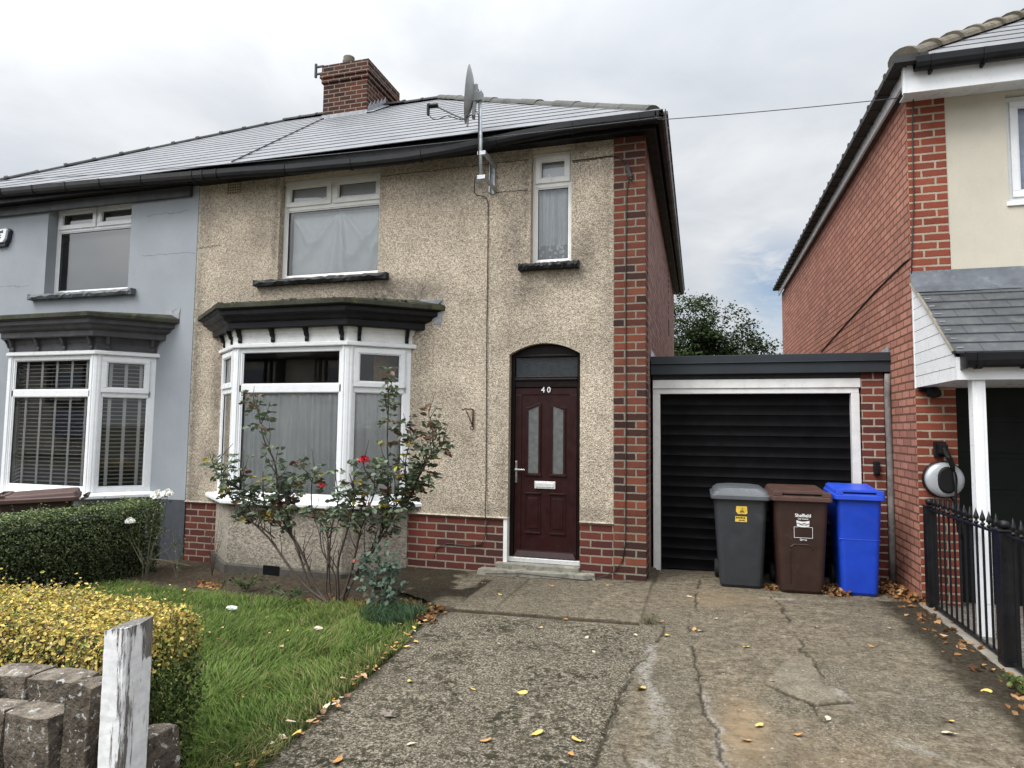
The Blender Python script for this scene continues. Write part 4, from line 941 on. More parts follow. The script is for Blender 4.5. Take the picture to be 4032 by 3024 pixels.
ridge_run(B, (2.33, -.46, 4.99), (7.17, 4.38, tz + .03), 17, .11, M['hip_mossy'], 8, 'hip_tiles', lip=.03)
te = MB(); y = -.5; k = 0
while y < 9.2:
    te.box(2.245, 2.37, y, y + .285, 4.895, 4.945); te.box(2.235, 2.37, y + .24, y + .285, 4.885, 4.957); y += .305; k += 1
te.box(2.25, 2.52, -.54, -.46, 4.90, 4.97)
build('eave_tiles', te, M['ridge_dark'], B)
# porch canopy
pj = MB(); pj.poly([(2.452, -.16, 2.93), (2.452, -.16, 1.99), (2.452, -1.13, 1.99), (2.452, -1.13, 2.16)]); build('porch_backing', pj, M['lead'], B)
pj = MB(); zz = 1.985
yl = lambda z: -.16 - .97 * min(1, max(0, (2.95 - z) / (2.95 - 2.165)))
while zz < 2.9:
    z1 = min(zz + .100, 2.93); pj.poly([(2.44, -.16, zz + .002), (2.44, yl(zz), zz + .002)] + ([(2.44, -1.13, 2.165)] if zz < 2.165 < z1 else []) + [(2.44, yl(z1), z1), (2.44, -.16, z1)]); zz += .103
pj.box(2.436, 2.452, -.175, -.155, 1.98, 2.95); build('porch_cladding', pj, M['upvc'], B)
pj = MB(); pj.box(2.44, 8., -1.16, -1.132, 1.985, 2.16); pj.box(2.455, 8., -1.13, -.05, 1.99, 2.0); build('porch_fascia', pj, M['upvc'], B)
r = MB(); hip_plane(r, [(2.425, -1.2, 2.185), (8.1, -1.2, 2.185), (8.1, -.165, 2.96), (2.425, -.165, 2.96)], 9, .016); po = build('porch_roof', r, [M['porch_slate'], M['tile_gap_shade']], B)
rr = random.Random(6); m = MB(); sl = Vector((0, 1.035, .775)); 
for k in range(9):
    for j in range(12):
        x = 2.6 + j * .3 + (k % 2) * .15 + rr.uniform(-.02, .02); p0 = Vector((x, -1.2, 2.185)) + sl * ((k + .02) / 9) + Vector((0, 0, .0178)); p1 = Vector((x, -1.2, 2.185)) + sl * ((k + .99) / 9) + Vector((0, 0, .006)); dx = Vector((.0035, 0, 0)); m.quad(p0, p0 + dx, p1 + dx, p1)
build('slate_joints', m, M['gasket'], po)
m = MB()
for k in range(7):
    p0 = Vector((2.44, -1.2, 2.185)) + sl * ((k + .3) / 9) + Vector((0, 0, .024)); m.box(p0.x, p0.x + rr.uniform(.03, .06), p0.y - .004, p0.y + .004, p0.z - .003, p0.z + .003)
build('verge_clip', m, M['chrome'], po)
m = MB()
V0 = [(2.42, -.17, 3.075), (2.75, -.17, 3.075), (2.752, -.172, 3.055), (8.1, -.172, 3.055)]; rr = random.Random(3)
top = [(2.42 + 5.7 * i / 40, -.170, 3.07) for i in range(41)]
mid = [(x, -.20, 2.965 + rr.uniform(-.005, .005)) for x, _, _ in top]
bot = [(x, -.36 + rr.uniform(-.012, .012), 2.835 + rr.uniform(-.008, .008)) for x, _, _ in top]
m.loft([top, mid, bot], cap=False, closed=False); build('porch_flashing', m, M['lead_dark'], B, smooth=True)
m = MB(); m.tube([(2.425, -.18, 2.95), (2.425, -.5, 2.71), (2.425, -1.15, 2.2)], .016, 6); build('verge_mortar', m, M['concrete'], B)
g = MB(); sweep_x(g, [(2.47, -1.215, 2.125), (8.1, -1.215, 2.13)], GUT); g.box(2.462, 2.472, -1.275, -1.155, 2.06, 2.185); gu = build('porch_gutter', g, M['black_pvc'], B)
for x in (2.56, 2.86, 3.2): b = MB(); sweep_x(b, [(x - .02, -1.215, 2.12), (x + .02, -1.215, 2.12)], [(a * 1.13, c_ * 1.12) for a, c_ in GUT[:8]]); build('gutter_clip', b, M['black_pvc'], gu)
m = MB(); m.box(2.548, 2.635, -1.13, -1.045, gz(2.6) - .02, 1.99); m.box(2.57, 2.613, -1.134, -1.13, .3, 1.98); build('porch_post', m, M['upvc'], B, bevel=.006)
m = MB(); m.box(2.765, 5.2, .02, .06, .02, 2.0); 
for k in range(6): m.box(2.78, 5.2, .012, .02, .08 + k * .33, .36 + k * .33)
m.box(2.762, 2.80, -.02, .07, .0, 2.0); build('garage_door', m, M['green_door'], B, bevel=.004)
m = MB(); m.lathe([(.0, .0), (.03, .0), (.05, -.02), (.062, -.05), (.06, -.06), (.05, -.085), (.0, -.1)], (2.56, -.24, 1.985), 14); m.box(2.47, 2.62, -.2, -.165, 1.95, 1.985); tag(build('porch_lamp', m, M['charger_black'], base=(2.56, -.2, 1.95), smooth=False), 'dark domed lamp under the white porch soffit', 'lamp')
# charger
e = empty('car_charger', (2.625, -.165, 1.16), 'round black and silver car charger on the red brick wall', 'car charger')
TW = lambda x, y, z: (2.625 + x, -.165 - z, 1.16 + y)
m = MB(); m.lathe([(.155, .0), (.165, .02), (.165, .055), (.15, .07)], (0, 0, 0), 32, TW); build('back_case', m, M['charger_black'], e, smooth=False)
m = MB(); m.loft([[TW(.158 * s_ * math.cos(a), .155 * s_ * math.sin(a), z_) for a in [2 * math.pi * k / 32 for k in range(32)]] for s_, z_ in ((1., .068), (.95, .085), (.75, .1), (.4, .106))]); build('front_ring', m, M['charger_silver'], e, smooth=True)
m = MB(); m.loft([[TW(.012 + .077 * s_ * math.cos(a), .118 * s_ * math.copysign(abs(math.sin(a)) ** .8, math.sin(a)), z_) for a in [2 * math.pi * k / 24 for k in range(24)]] for s_, z_ in ((1., .09), (1., .108), (.85, .116))]); build('front_panel', m, M['charger_black'], e)
m = MB(); m.box(2.565, 2.655, -.215, -.165, 1.36, 1.5); m.prism([(2.585, -.29, 1.47), (2.645, -.29, 1.47), (2.645, -.29, 1.38), (2.585, -.29, 1.4)], [(2.58, -.21, 1.49), (2.65, -.21, 1.49), (2.65, -.21, 1.36), (2.58, -.21, 1.38)]); m.tube([(2.615, -.28, 1.44), (2.64, -.31, 1.36), (2.67, -.3, 1.28), (2.68, -.29, 1.24)], [.026, .025, .02, .013], 8); build('plug_holder', m, M['charger_black'], e, bevel=.004)
m = MB(); m.tube([(2.68, -.29, 1.25), (2.69, -.3, 1.1), (2.68, -.3, .9), (2.70, -.29, .72), (2.73, -.27, .655), (2.75, -.25, .72), (2.74, -.23, .85), (2.70, -.2, .98), (2.67, -.19, 1.02)], .011, 6); build('charging_cable', m, M['charger_black'], e, smooth=True)

# ================================================================== fence along the boundary
Fe = empty('railing_fence', (2.48, -1.7, .05), 'black iron railings with spear tops beside the driveway', 'fence')
FX = 2.478
kz = lambda y: .055
m = MB(); rr = random.Random(12); rings = []
for i in range(40):
    y = -.05 - 5.2 * i / 39; rings.append([(2.375 + rr.uniform(-.02, .015), y, -.02), (2.385 + rr.uniform(-.015, .012), y, .045 + rr.uniform(-.008, .006)), (2.42, y, .06 + rr.uniform(-.004, .004)), (2.62, y, .06 + rr.uniform(-.003, .003)), (2.63, y, 0)])
m.loft(rings); kb = build('kerb', m, M['concrete'], smooth=True); structure(kb)
for py, w_ in ((-.31, .042), (-1.76, .05), (-3.3, .05)):
    p = MB(); p.box(FX - w_, FX + w_, py - w_, py + w_, .03, .93); p.box(FX - w_ - .008, FX + w_ + .008, py - w_ - .008, py + w_ + .008, .925, .94); p.box(FX - w_ - .015, FX + w_ + .015, py - w_ - .015, py + w_ + .015, .03, .05)
    po = build('post', p, M['iron_black'], Fe, bevel=.005)
    p = MB(); p.lathe([(.0, -.03), (.026, -.022), (.034, .0), (.026, .024), (.0, .032)], (FX, py, .968), 12); build('ball_cap', p, M['iron_black'], po, smooth=True)
for y0, y1, nb in ((-.36, -1.70, 12), (-1.82, -3.25, 13)):
    p = MB(); p.box(FX - .016, FX + .016, y1, y0, .075, .093); build('rail', p, M['iron_black'], Fe, bevel=.003)
    p = MB(); p.box(FX - .018, FX + .018, y1, y0, .895, .912); build('rail', p, M['iron_black'], Fe, bevel=.003)
    for k in range(nb):
        y = y0 + (y1 - y0) * (k + .6) / (nb + .2)
        p = MB(); p.box(FX - .0065, FX + .0065, y - .0065, y + .0065, .085, .92); ba = build('bar', p, M['iron_black'], Fe)
        p = MB(); p.lathe([(.006, .0), (.016, .006), (.016, .016), (.008, .022), (.008, .03), (.02, .042), (.017, .06), (.009, .085), (.001, .115)], (FX, y, .915), 8); build('finial', p, M['iron_black'], ba, smooth=True)

# ================================================================== satellite dish, wires, cables, hooks
D = empty('satellite_dish', (-1.73, -.02, 4.4), 'grey satellite dish on a pole bracketed above the front door side', 'satellite dish')
m = MB(); m.tube([(-1.73, -.41, 4.17), (-1.735, -.41, 4.7), (-1.755, -.41, 5.285)], .0195, 10); build('mast', m, M['galv'], D, smooth=True)
m = MB()
for x in (-1.752, -1.695): m.box(x - .008, x + .008, -.045, -.01, 4.26, 4.6)
for z in (4.29, 4.56): m.box(-1.70, -1.672, -.40, -.02, z - .02, z + .02); m.box(-1.765, -1.672, -.43, -.385, z - .022, z + .022)
m.box(-1.76, -1.685, -.012, -.004, 4.255, 4.605); build('wall_bracket', m, M['galv'], D, bevel=.003)
dn = Vector((-.955, -.28, .08)).normalized(); du = Vector((0, 0, 1)) - dn * dn.z; du.normalize(); ds = dn.cross(du); dc = Vector((-1.895, -.41, 5.255))
m = MB(); rings = []
for s_, q_ in ((.02, -.075), (.3, -.068), (.6, -.047), (.85, -.02), (1., 0.), (1.02, .006), (1.0, .004), (.85, -.014), (.6, -.04), (.3, -.062), (.02, -.069)):
    rings.append([dc + du * .31 * s_ * math.cos(a) + ds * .27 * s_ * math.sin(a) + dn * q_ for a in [2 * math.pi * k / 36 for k in range(36)]])
m.loft(rings); build('reflector', m, M['dish_grey'], D, smooth=True)
m = MB(); b0 = dc - dn * .07; m.box(-1.86, -1.72, -.445, -.375, 5.15, 5.25); m.prism([b0 + ds * -.05 + du * -.26, b0 + ds * .05 + du * -.26, b0 + ds * .05 + du * .1, b0 + ds * -.05 + du * .1], [p - dn * .035 for p in (b0 + ds * -.05 + du * -.26, b0 + ds * .05 + du * -.26, b0 + ds * .05 + du * .1, b0 + ds * -.05 + du * .1)]); build('mount', m, M['dish_grey'], D, bevel=.004)
m = MB(); foot = dc - du * .30 - dn * .03; lnb = Vector((-2.21, -.52, 5.10)); m.tube([foot, foot.lerp(lnb, .5) + Vector((0, 0, -.006)), lnb + Vector((.0, 0, -.0))], .013, 6); m.tube([foot + dn * .0 + du * .02, foot - du * .07], .012, 6); build('arm', m, M['dish_grey'], D)
m = MB(); m.tube([(-2.20, -.52, 5.11), (-2.29, -.545, 5.10)], .026, 10); m.tube([(-2.29, -.545, 5.10), (-2.30, -.548, 5.10)], .036, 12); m.box(-2.315, -2.295, -.565, -.525, 5.0, 5.12); build('receiver', m, M['charger_black'], D)
m = MB(); m.tube([(-2.305, -.545, 5.01), (-2.26, -.53, 4.96), (-2.2, -.52, 4.95), (-2.1, -.5, 4.99), (-1.95, -.44, 4.95), (-1.85, -.42, 5.0), (-1.79, -.43, 5.04), (-1.755, -.433, 4.98), (-1.752, -.433, 4.75), (-1.75, -.433, 4.35)], .0055, 5); build('cable', m, M['cable'], D, smooth=True)
m = MB(); m.tube([(-1.75, -.433, 4.35), (-1.80, -.40, 4.28), (-1.86, -.25, 4.2), (-1.88, -.1, 4.22), (-1.86, -.02, 4.24), (-1.80, -.012, 4.22), (-1.772, -.012, 4.15), (-1.768, -.012, 3.5), (-1.766, -.012, 2.5), (-1.755, -.012, 1.6), (-1.75, -.012, .9), (-1.748, -.028, .6), (-1.748, .0, .5), (-1.75, .0, .38), (-1.80, .0, .28), (-1.95, .0, .26), (-2.2, .0, .27), (-2.33, .0, .22), (-2.36, .0, .1)], .0055, 5)
tag(build('cable', m, M['cable'], base=(-1.76, -.012, 2.), smooth=True), 'thin dark cable running down the pebbledash from the satellite dish', 'cable')
m = MB(); m.tube([(-.80, -.012, 4.54), (-.36, -.012, 4.55), (-.30, -.025, 4.53), (-.19, -.025, 4.45), (-.17, -.025, 4.36), (-.2, -.022, 4.1), (-.21, -.022, 3.), (-.205, -.022, 2.), (-.21, -.022, 1.), (-.215, -.022, .4), (-.24, -.022, .22), (-.32, -.022, .1), (-.42, -.022, .05), (-.6, -.13, .01), (-.9, -.14, .02), (-1.3, -.14, .03), (-1.7, -.14, .0)], .0055, 5)
tag(build('cable', m, M['cable'], base=(-.2, -.02, 2.), smooth=True), 'thin dark cable running down the red brick corner of the house', 'cable')
m = MB(); T = lambda u, d, z: (-.175 + u + (z - 4.35) * -.25, -.014 - d, z); m.box(-.022, .022, 0, .035, 4.28, 4.42, T); m.box(-.012, .012, .0, .03, 4.25, 4.28, T); tag(build('junction_box', m, M['cable'], base=(-.175, -.014, 4.35), bevel=.006), 'small dark junction box tilted on the red brick corner', 'junction box')
m = MB(); m.tube([(2.45, -.18, 4.78), (2.49, -.2, 4.72), (2.48, -.18, 4.5), (2.47, -.177, 3.7), (2.44, -.177, 3.2), (2.43, -.17, 2.95)], .006, 5); m.tube([(2.44, -.177, 3.2), (2.428, 0, 3.2), (2.428, 1.1, 3.14), (2.428, 3.4, 2.95), (2.428, 4.4, 2.86)], .008, 5)
tag(build('cable', m, M['cable'], base=(2.45, -.18, 3.5), smooth=True), 'dark cable running down the corner of the brick neighbour house', 'cable')
m = MB(); m.box(2.46, 2.53, -.24, -.17, 4.71, 4.79); tag(build('junction_box', m, M['charger_black'], base=(2.49, -.17, 4.75), bevel=.01), 'small black box under the white eave corner of the brick neighbour house', 'junction box')
def catenary(a, b, sag, n=28): return [tuple(Vector(a).lerp(Vector(b), i / n) - Vector((0, 0, sag * 4 * (i / n) * (1 - i / n)))) for i in range(n + 1)]
m = MB(); m.tube(catenary((.2, -.36, 4.72), (2.47, -.2, 4.73), .012), .0045, 5); tag(build('telephone_wire', m, M['wire'], base=(1.3, -.3, 4.7)), 'thin grey wire spanning the gap between the two houses', 'wire')
m = MB(); m.tube(catenary((-16., -.4, 5.55), (.19, -.36, 4.745), .22, 60), .0045, 5); tag(build('telephone_wire', m, M['wire'], base=(-6, -.4, 4.9)), 'long thin wire passing in front of the roofs along the gutter', 'wire')
m = MB(); m.tube([(-2.02, -.055, 1.775), (-1.99, -.055, 1.79), (-1.965, -.05, 1.78), (-1.935, -.02, 1.785), (-1.915, -.016, 1.78)], .008, 6); m.tube([(-1.915, -.016, 1.785), (-1.917, -.016, 1.58)], .009, 6); m.tube([(-1.99, -.05, 1.775), (-1.955, -.03, 1.69), (-1.925, -.018, 1.61)], .006, 6); m.tube([(-1.925 + .02 * math.cos(k), -.018, 1.575 + .02 * math.sin(k)) for k in [i * .65 for i in range(11)]], .005, 5); m.lathe([(.0, -.01), (.012, 0), (0, .012)], (-2.03, -.055, 1.775), 8)
tag(build('hanging_bracket', m, M['rust'], base=(-1.93, -.01, 1.68), smooth=True), 'rusty hanging basket bracket on the pebbledash beside the door', 'bracket')

# ================================================================== wheelie bins
def rrect(w_, d_, y0, z, r, k=4):
    pts = []
    for cx, cy, a0 in ((w_ / 2 - r, y0 + d_ - r, 0), (-w_ / 2 + r, y0 + d_ - r, 90), (-w_ / 2 + r, y0 + r, 180), (w_ / 2 - r, y0 + r, 270)):
        for i in range(k + 1):
            a = math.radians(a0 + 90 * i / k); pts.append((cx + r * math.cos(a), cy + r * math.sin(a), z))
    return pts
def wheelie_bin(loc, rz_, label, mat, lidmat, style, s=1., group=None, sx_=1., sy_=.94, sz_=.91):
    b = empty('wheelie_bin', loc, label, 'wheelie bin', group)
    Mx = Matrix.Translation(loc) @ Matrix.Rotation(rz_, 4, 'Z') @ Matrix.Diagonal((s * sx_, s * sy_, s * sz_, 1))
    tr = lambda mb: setattr(mb, 'v', [tuple(Mx @ Vector(p)) for p in mb.v]) or mb
    m = MB(); m.loft([rrect(.42, .48, .02, .0, .05), rrect(.435, .50, .0, .03, .06), rrect(.49, .57, -.03, .5, .06), rrect(.535, .64, -.055, .93, .055), rrect(.545, .66, -.06, .955, .05), rrect(.575, .69, -.075, .96, .05), rrect(.575, .69, -.075, .985, .05)]); bo = build('body', tr(m), mat, b, bevel=.004)
    m = MB()
    if style == 'dome':
        m.loft([rrect(.60, .74, -.09, .955, .05), rrect(.61, .75, -.095, .96, .055), rrect(.61, .75, -.095, 1.0, .055), rrect(.57, .71, -.075, 1.012, .05), rrect(.55, .68, -.06, 1.04, .06), rrect(.46, .6, -.02, 1.075, .08), rrect(.3, .42, .07, 1.09, .09)])
    else:
        f = lambda pts, k: [(x, y, z + (y + .09) * k) for x, y, z in pts]
        m.loft([f(rrect(.60, .74, -.09, .95, .04), .02), f(rrect(.61, .75, -.095, .955, .045), .02), f(rrect(.61, .75, -.095, .995, .045), .02), f(rrect(.58, .72, -.08, 1.0, .04), .03), f(rrect(.555, .69, -.06, 1.025, .04), .05), f(rrect(.52, .655, -.04, 1.035, .04), .05)])
        for sx in (-1, 1): m.box(sx * .24 - .045, sx * .24 + .045, -.088, -.0, 1.0, 1.048)
        m.box(-.2, .2, -.02, .02, 1.02, 1.05)
    li = build('lid', tr(m), lidmat, b, bevel=.006)
    if style != 'dome':
        m = MB(); m.box(-.192, .192, -.072, -.055, 1.003, 1.03); build('handle_slot', tr(m), M['hole'], li)
        m = MB(); m.box(-.195, .195, -.092, -.076, 1.03, 1.046); build('handle', tr(m), lidmat, li)
    m = MB(); m.tube([(-.2, .67, .97), (-.2, .73, 1.0), (.2, .73, 1.0), (.2, .67, .97)], .015, 6); build('handle', tr(m), mat, b)
    for sx in (-1, 1):
        m = MB(); m.lathe([(.02, -.025), (.085, -.025), (.1, -.015), (.1, .015), (.085, .025), (.02, .025)], (0, 0, 0), 18, lambda x, y, z: (sx * .235 + z, .5 + x, .1 + y)); build('wheel', tr(m), M['rubber'], b)
    return b, Mx, bo, tr
zb_ = lambda x, y: gz(x) + .004
b, Mx, bo, tr = wheelie_bin((.92, .005, zb_(.92, 0)), .0, 'charcoal grey wheelie bin with domed lid and yellow stickers', M['bin_grey'], M['bin_grey_lid'], 'dome', 1.0, None, .93)
fy = lambda z: -.03 - (z - .5) * .025 / .43 - .0035
m = MB(); m.add([(-.045, fy(.885), .885), (.062, fy(.885), .885), (.066, fy(.81), .81), (.05, fy(.8), .80), (-.03, fy(.8), .80), (-.05, fy(.83), .83)], [(0, 1, 2, 3, 4, 5)]); m.add([(-.056, fy(.775), .775), (.06, fy(.775), .775), (.062, fy(.715), .715), (-.058, fy(.715), .715)], [(0, 1, 2, 3)]); so = build('sticker', tr(m), M['sticker_yellow'], bo)
m = MB()
m.tube([(-.01, fy(.825) - .001, .82), (.012, fy(.87) - .001, .868), (.034, fy(.82) - .001, .82), (-.01, fy(.82) - .001, .82)], .003, 4)
m.box(.004, .02, fy(.84) - .003, fy(.84) - .001, .826, .838); build('warning_triangle', tr(m), M['print_black'], so); m = MB()
rr = random.Random(9); x = -.05
while x < .04:
    w_ = rr.uniform(.008, .016); m.quad((x, fy(.765) - .0012, .752), (x + w_, fy(.765) - .0012, .752), (x + w_, fy(.765) - .0012, .768), (x, fy(.765) - .0012, .768)); x += w_ + .005
for x in (-.02, .0, .02): m.quad((x, fy(.735) - .0012, .728), (x + .017, fy(.735) - .0012, .728), (x + .017, fy(.735) - .0012, .737), (x, fy(.735) - .0012, .737))
build('sticker_print', tr(m), M['print_black'], so)
b, Mx, bo, tr = wheelie_bin((1.46, -.10, zb_(1.47, 0)), .02, 'dark brown wheelie bin with white council print between charcoal and blue bins', M['bin_brown'], M['bin_brown_lid'], 'slot', 1.01, None, .88)
R4 = Mx.to_3x3() @ RF
text('council_print', 'Sheffield', .047, Mx @ Vector((.01, fy(.80) - .002, .79)), R4, M['sticker_white'], bo, bold=.0012)
text('council_print', 'City Council', .02, Mx @ Vector((.01, fy(.78) - .002, .765)), R4, M['sticker_white'], bo, bold=.0004)
m = MB(); yy = fy(.72) - .003
top = [(-.055 + .13 * i / 12, .755 - .012 * math.sin(math.pi * i / 12)) for i in range(13)]; bot = [(-.05 + .12 * i / 12, .695 - .008 * math.sin(math.pi * i / 12)) for i in range(13)]
m.poly([(x, yy, z) for x, z in bot] + [(x, yy, z) for x, z in reversed(top)])
for a in ((-.08, .105, .684, .688), (-.08, .105, .575, .579), (-.08, -.076, .579, .684), (.101, .105, .579, .684)): m.quad((a[0], fy(.63) - .003, a[2]), (a[1], fy(.63) - .003, a[2]), (a[1], fy(.63) - .003, a[3]), (a[0], fy(.63) - .003, a[3]))
ep = build('council_emblem', tr(m), M['sticker_white'], bo)
m = MB(); m.tube([(-.05 + .12 * i / 12, yy - .001, .722 + .006 * math.sin(i * 1.1)) for i in range(13)], .0035, 4); m.tube([(-.03 + .08 * i / 8, yy - .001, .708 + .004 * math.sin(i * 1.7)) for i in range(9)], .002, 4); build('emblem_wave', tr(m), M['bin_brown'], ep)
text('council_print', 'Green', .026, Mx @ Vector((.012, fy(.55) - .003, .548)), R4, M['sticker_white'], bo, bold=.0008)
m = MB(); pr = [(-.12, .1), (-.12, .44), (-.11, .48), (-.08, .505), (.06, .505), (.09, .49), (.10, .46)]
m.tube([(x, fy(z) + .001, z) for x, z in pr], .006, 6); build('body_rib', tr(m), M['bin_brown'], bo)
b, Mx, bo, tr = wheelie_bin((1.965, -.06, zb_(1.96, 0)), -.02, 'bright blue wheelie bin standing beside the brick pier', M['bin_blue'], M['bin_blue_lid'], 'slot', 1.03, None, .69, .86)
m = MB(); m.tube([(-.245, -.028, .555), (-.2, fy(.56) + .003, .556), (.2, fy(.56) + .003, .556), (.245, -.028, .555)], .0035, 5); build('body_rib', tr(m), M['bin_blue'], bo)
wheelie_bin((-6.52, -1.72, -.16), -.75, 'dark brown wheelie bin behind the dark green hedge at the left edge', M['bin_brown'], M['bin_brown_lid'], 'slot', 1.03)

# ================================================================== ground, drive, lawn
m = MB(); xs = [-400, -60, -12, -6, 0, 2.45, 6, 40, 400]; ys = [-400, -60, -9.5, -5, 0, 8, 60, 500]
m.add([(x, y, gz(x) - .06) for y in ys for x in xs], [(j * 9 + i, j * 9 + i + 1, (j + 1) * 9 + i + 1, (j + 1) * 9 + i) for j in range(len(ys) - 1) for i in range(8)])
structure(build('ground', m, M['ground']))
m = MB(); m.add([(x, y, gz(x) - .045) for y in (-8.2, -5.6) for x in (-12, 6, 60)], [(0, 1, 4, 3), (1, 2, 5, 4)]); structure(build('pavement', m, M['concrete']))
m = MB(); m.add([(x, y, gz(x) - .05) for y in (-16, -8.25) for x in (-60, -12, 6, 60)], [(0, 1, 5, 4), (1, 2, 6, 5), (2, 3, 7, 6)]); structure(build('road', m, M['asphalt']))
m = MB(); m.add([(2.6, -5.3, .045), (9, -5.3, .06), (9, .1, .06), (2.6, .1, .045)], [(0, 1, 2, 3)]); structure(build('neighbour_drive', m, M['paving']))
m = MB(); m.add([(x, y, gz(x) - .03 + .012 * math.sin(x * 5 + y * 3)) for y in np.linspace(-5.2, .2, 24) for x in np.linspace(-11, -1.9, 40)], [(j * 40 + i, j * 40 + i + 1, (j + 1) * 40 + i + 1, (j + 1) * 40 + i) for j in range(23) for i in range(39)])
structure(build('garden_soil', m, M['soil']))
# concrete drive and path: one fine sheet with a step at the path edge
dx = .0125; gx = np.arange(-2.75, 2.40, dx); gy = np.arange(-5.7, .74, dx); XX, YY = np.meshgrid(gx, gy)
edge = np.interp(YY, [-6, -4.1, -3., -2.45, -1.83, -1.46], [-1.44, -1.47, -1.52, -1.57, -1.67, -1.63]) + .03 * (vnoise(XX, YY, 2.5, 3, 3) - .5)
pathm = (YY > -1.44 + .05 * (vnoise(XX, YY, 3, 9, 3) - .5)) & (XX < .06)
bayedge = np.interp(XX, [-2.75, -2.0, -1.7], [-.75, -1.2, -1.42]); keep = np.where(YY < -1.46, XX > edge, YY > np.where(XX < -1.68, bayedge, -9))
Zg = GK * XX + .008 * (vnoise(XX, YY, .9, 5, 4) - .5) + .006 * (vnoise(XX, YY, 7, 6, 3) - .5)
Zg += np.where(XX < .06, .022 * sst(-1.46, -1.43, YY + .03 * (vnoise(XX, YY, 3, 9, 3) - .5)), 0)
wob = .12 * (vnoise(XX, YY, 5, 31, 6) - .5); wob2 = .12 * (vnoise(XX, YY, 5, 32, 6) - .5); XW, YW = XX + wob, YY + wob2
cA = [(.03, -4.6), (.05, -3.75), (.06, -3.42), (.08, -2.87), (.12, -2.4), (.21, -1.9), (.24, -1.42)]
cB = [(.66, -4.6), (.62, -3.6), (.59, -3.33), (.56, -3.01), (.53, -2.61), (.48, -2.12), (.45, -1.6), (.48, -.94), (.5, -.27), (.52, .3)]
cC = [(1.2, -4.4), (1.18, -3.44), (1.17, -3.12), (1.14, -2.76)]; cC2 = [(1.22, -1.95), (1.26, -1.4)]; cD = [(1.22, -1.1), (1.22, -.6), (1.16, -.29)]
cE = [(1.14, -2.76), (1.0, -2.62), (.92, -2.5)]; cF = [(1.25, -1.8), (1.24, -2.2), (1.33, -2.5), (1.5, -2.62)]; cG = [(.53, -2.45), (.7, -2.5), (.92, -2.47)]; cH = [(1.14, -2.76), (1.36, -2.66)]
cI = [(.08, -3.1), (.16, -3.5), (.23, -3.75), (.27, -4.2)]; cJ = [(-2.2, -.03), (-1.8, -.16), (-.5, -.14), (0.02, -.05)]; cK = [(.02, .06), (.4, .05), (.75, .1)]
crack = np.zeros_like(XX)
for pts, w_, s_ in ((cA, .018, 1.), (cB, .018, 1.), (cC, .008, .9), (cC2, .012, .9), (cD, .018, .9), (cE, .02, 1.), (cF, .014, .9), (cG, .006, .5), (cH, .02, 1.), (cI, .012, .8), (cJ, .03, .8), (cK, .03, .8)):
    dd = seg_dist(XW, YW, pts); w2 = .55 * w_ * (.1 + 1.9 * vnoise(XX, YY, 9, 40, 3)) * np.clip((vnoise(XX, YY, 4.1, 47, 2) - .36) * 6, .05, 1)
    crack = np.maximum(crack, s_ * np.clip(w2 / .006, .12, .9) * (1 - sst(w2 * .4, w2 + .006, dd)))
pe = np.abs(YY + 1.45 + .015 * (vnoise(XX, YY, 5, 9, 3) - .5)); crack = np.maximum(crack, np.where((XX < .06) & (XX > -1.7), .95 * (1 - sst(.008, .024, pe)), 0))
jt = np.abs(XX + 1.2); crack = np.maximum(crack, np.where((YY > -1.4) & (YY < 0), .5 * (1 - sst(.004, .016, jt)), 0))
soilm = np.zeros_like(XX)
rk = 2.40 - XX; soilm = np.maximum(soilm, np.where(YY < -.2, (1 - sst(.27, .42, rk + .22 * (vnoise(XX, YY, 3.5, 51, 4) - .5) + .1 * (vnoise(XX, YY, 14, 52, 3) - .5))) * .95, 0))
soilm = np.maximum(soilm, (1 - sst(.0, .07, XX - edge + .08 * (vnoise(XX, YY, 6, 53, 3) - .5))) * np.where(YY < -1.4, .8, 0))
soilm = np.maximum(soilm, np.where((XX < -1.55) & (YY > -1.5), sst(.42, .6, vnoise(XX, YY, 4, 54, 4) + .35 * sst(-1.7, -2.5, XX)), 0))
soilm = np.maximum(soilm, np.where(YY > -1.45, (1 - sst(.0, .16, -YY + .1 * (vnoise(XX, YY, 5, 56, 3) - .5))) * .55 * (XX < .1), 0))
moss = np.clip(sst(.06, -.02, XX - np.interp(YY, [p[1] for p in cA], [p[0] for p in cA]) - 1.4 * wob) * (YY < -1.5), 0, 1)
moss = np.maximum(moss, .45 * ((XX > .28) & (XX < .5) & (YY < -1.6) | (pathm & (XX < -.4))))
moss = np.maximum(moss, .5 * sst(.55, .68, vnoise(XX, YY, 1.6, 61, 3)) * (YY < -.4))
bloom = np.zeros_like(XX)
for pts, w_ in (([(.20, -1.95), (.18, -2.3), (.19, -2.63), (.29, -3.02), (.32, -3.35), (.28, -3.69), (.33, -4.4)], .075), ([(.54, -2.55), (.58, -2.8), (.58, -3.15), (.62, -3.7)], .05), ([(1.3, -2.5), (1.36, -2.75)], .05), ([(1.56, -2.47), (1.75, -2.52)], .012), ([(1.1, -.35), (1.6, -.32)], .06), ([(1.45, -3.1), (1.7, -3.3)], .05)):
    bloom = np.maximum(bloom, .85 * sst(.3, .62, vnoise(XX, YY, 3.2, 73, 3)) * (1 - sst(w_ * .1, w_ * (.5 + vnoise(XX, YY, 5, 71, 3)), seg_dist(XW, YW, pts))))
patch = inside(XW, YW, [(.92, -2.45), (1.05, -2.11), (1.25, -1.82), (1.22, -2.11), (1.25, -2.35), (1.33, -2.48), (1.28, -2.64), (1.16, -2.74), (1.07, -2.7), (.97, -2.61)]).astype(float)
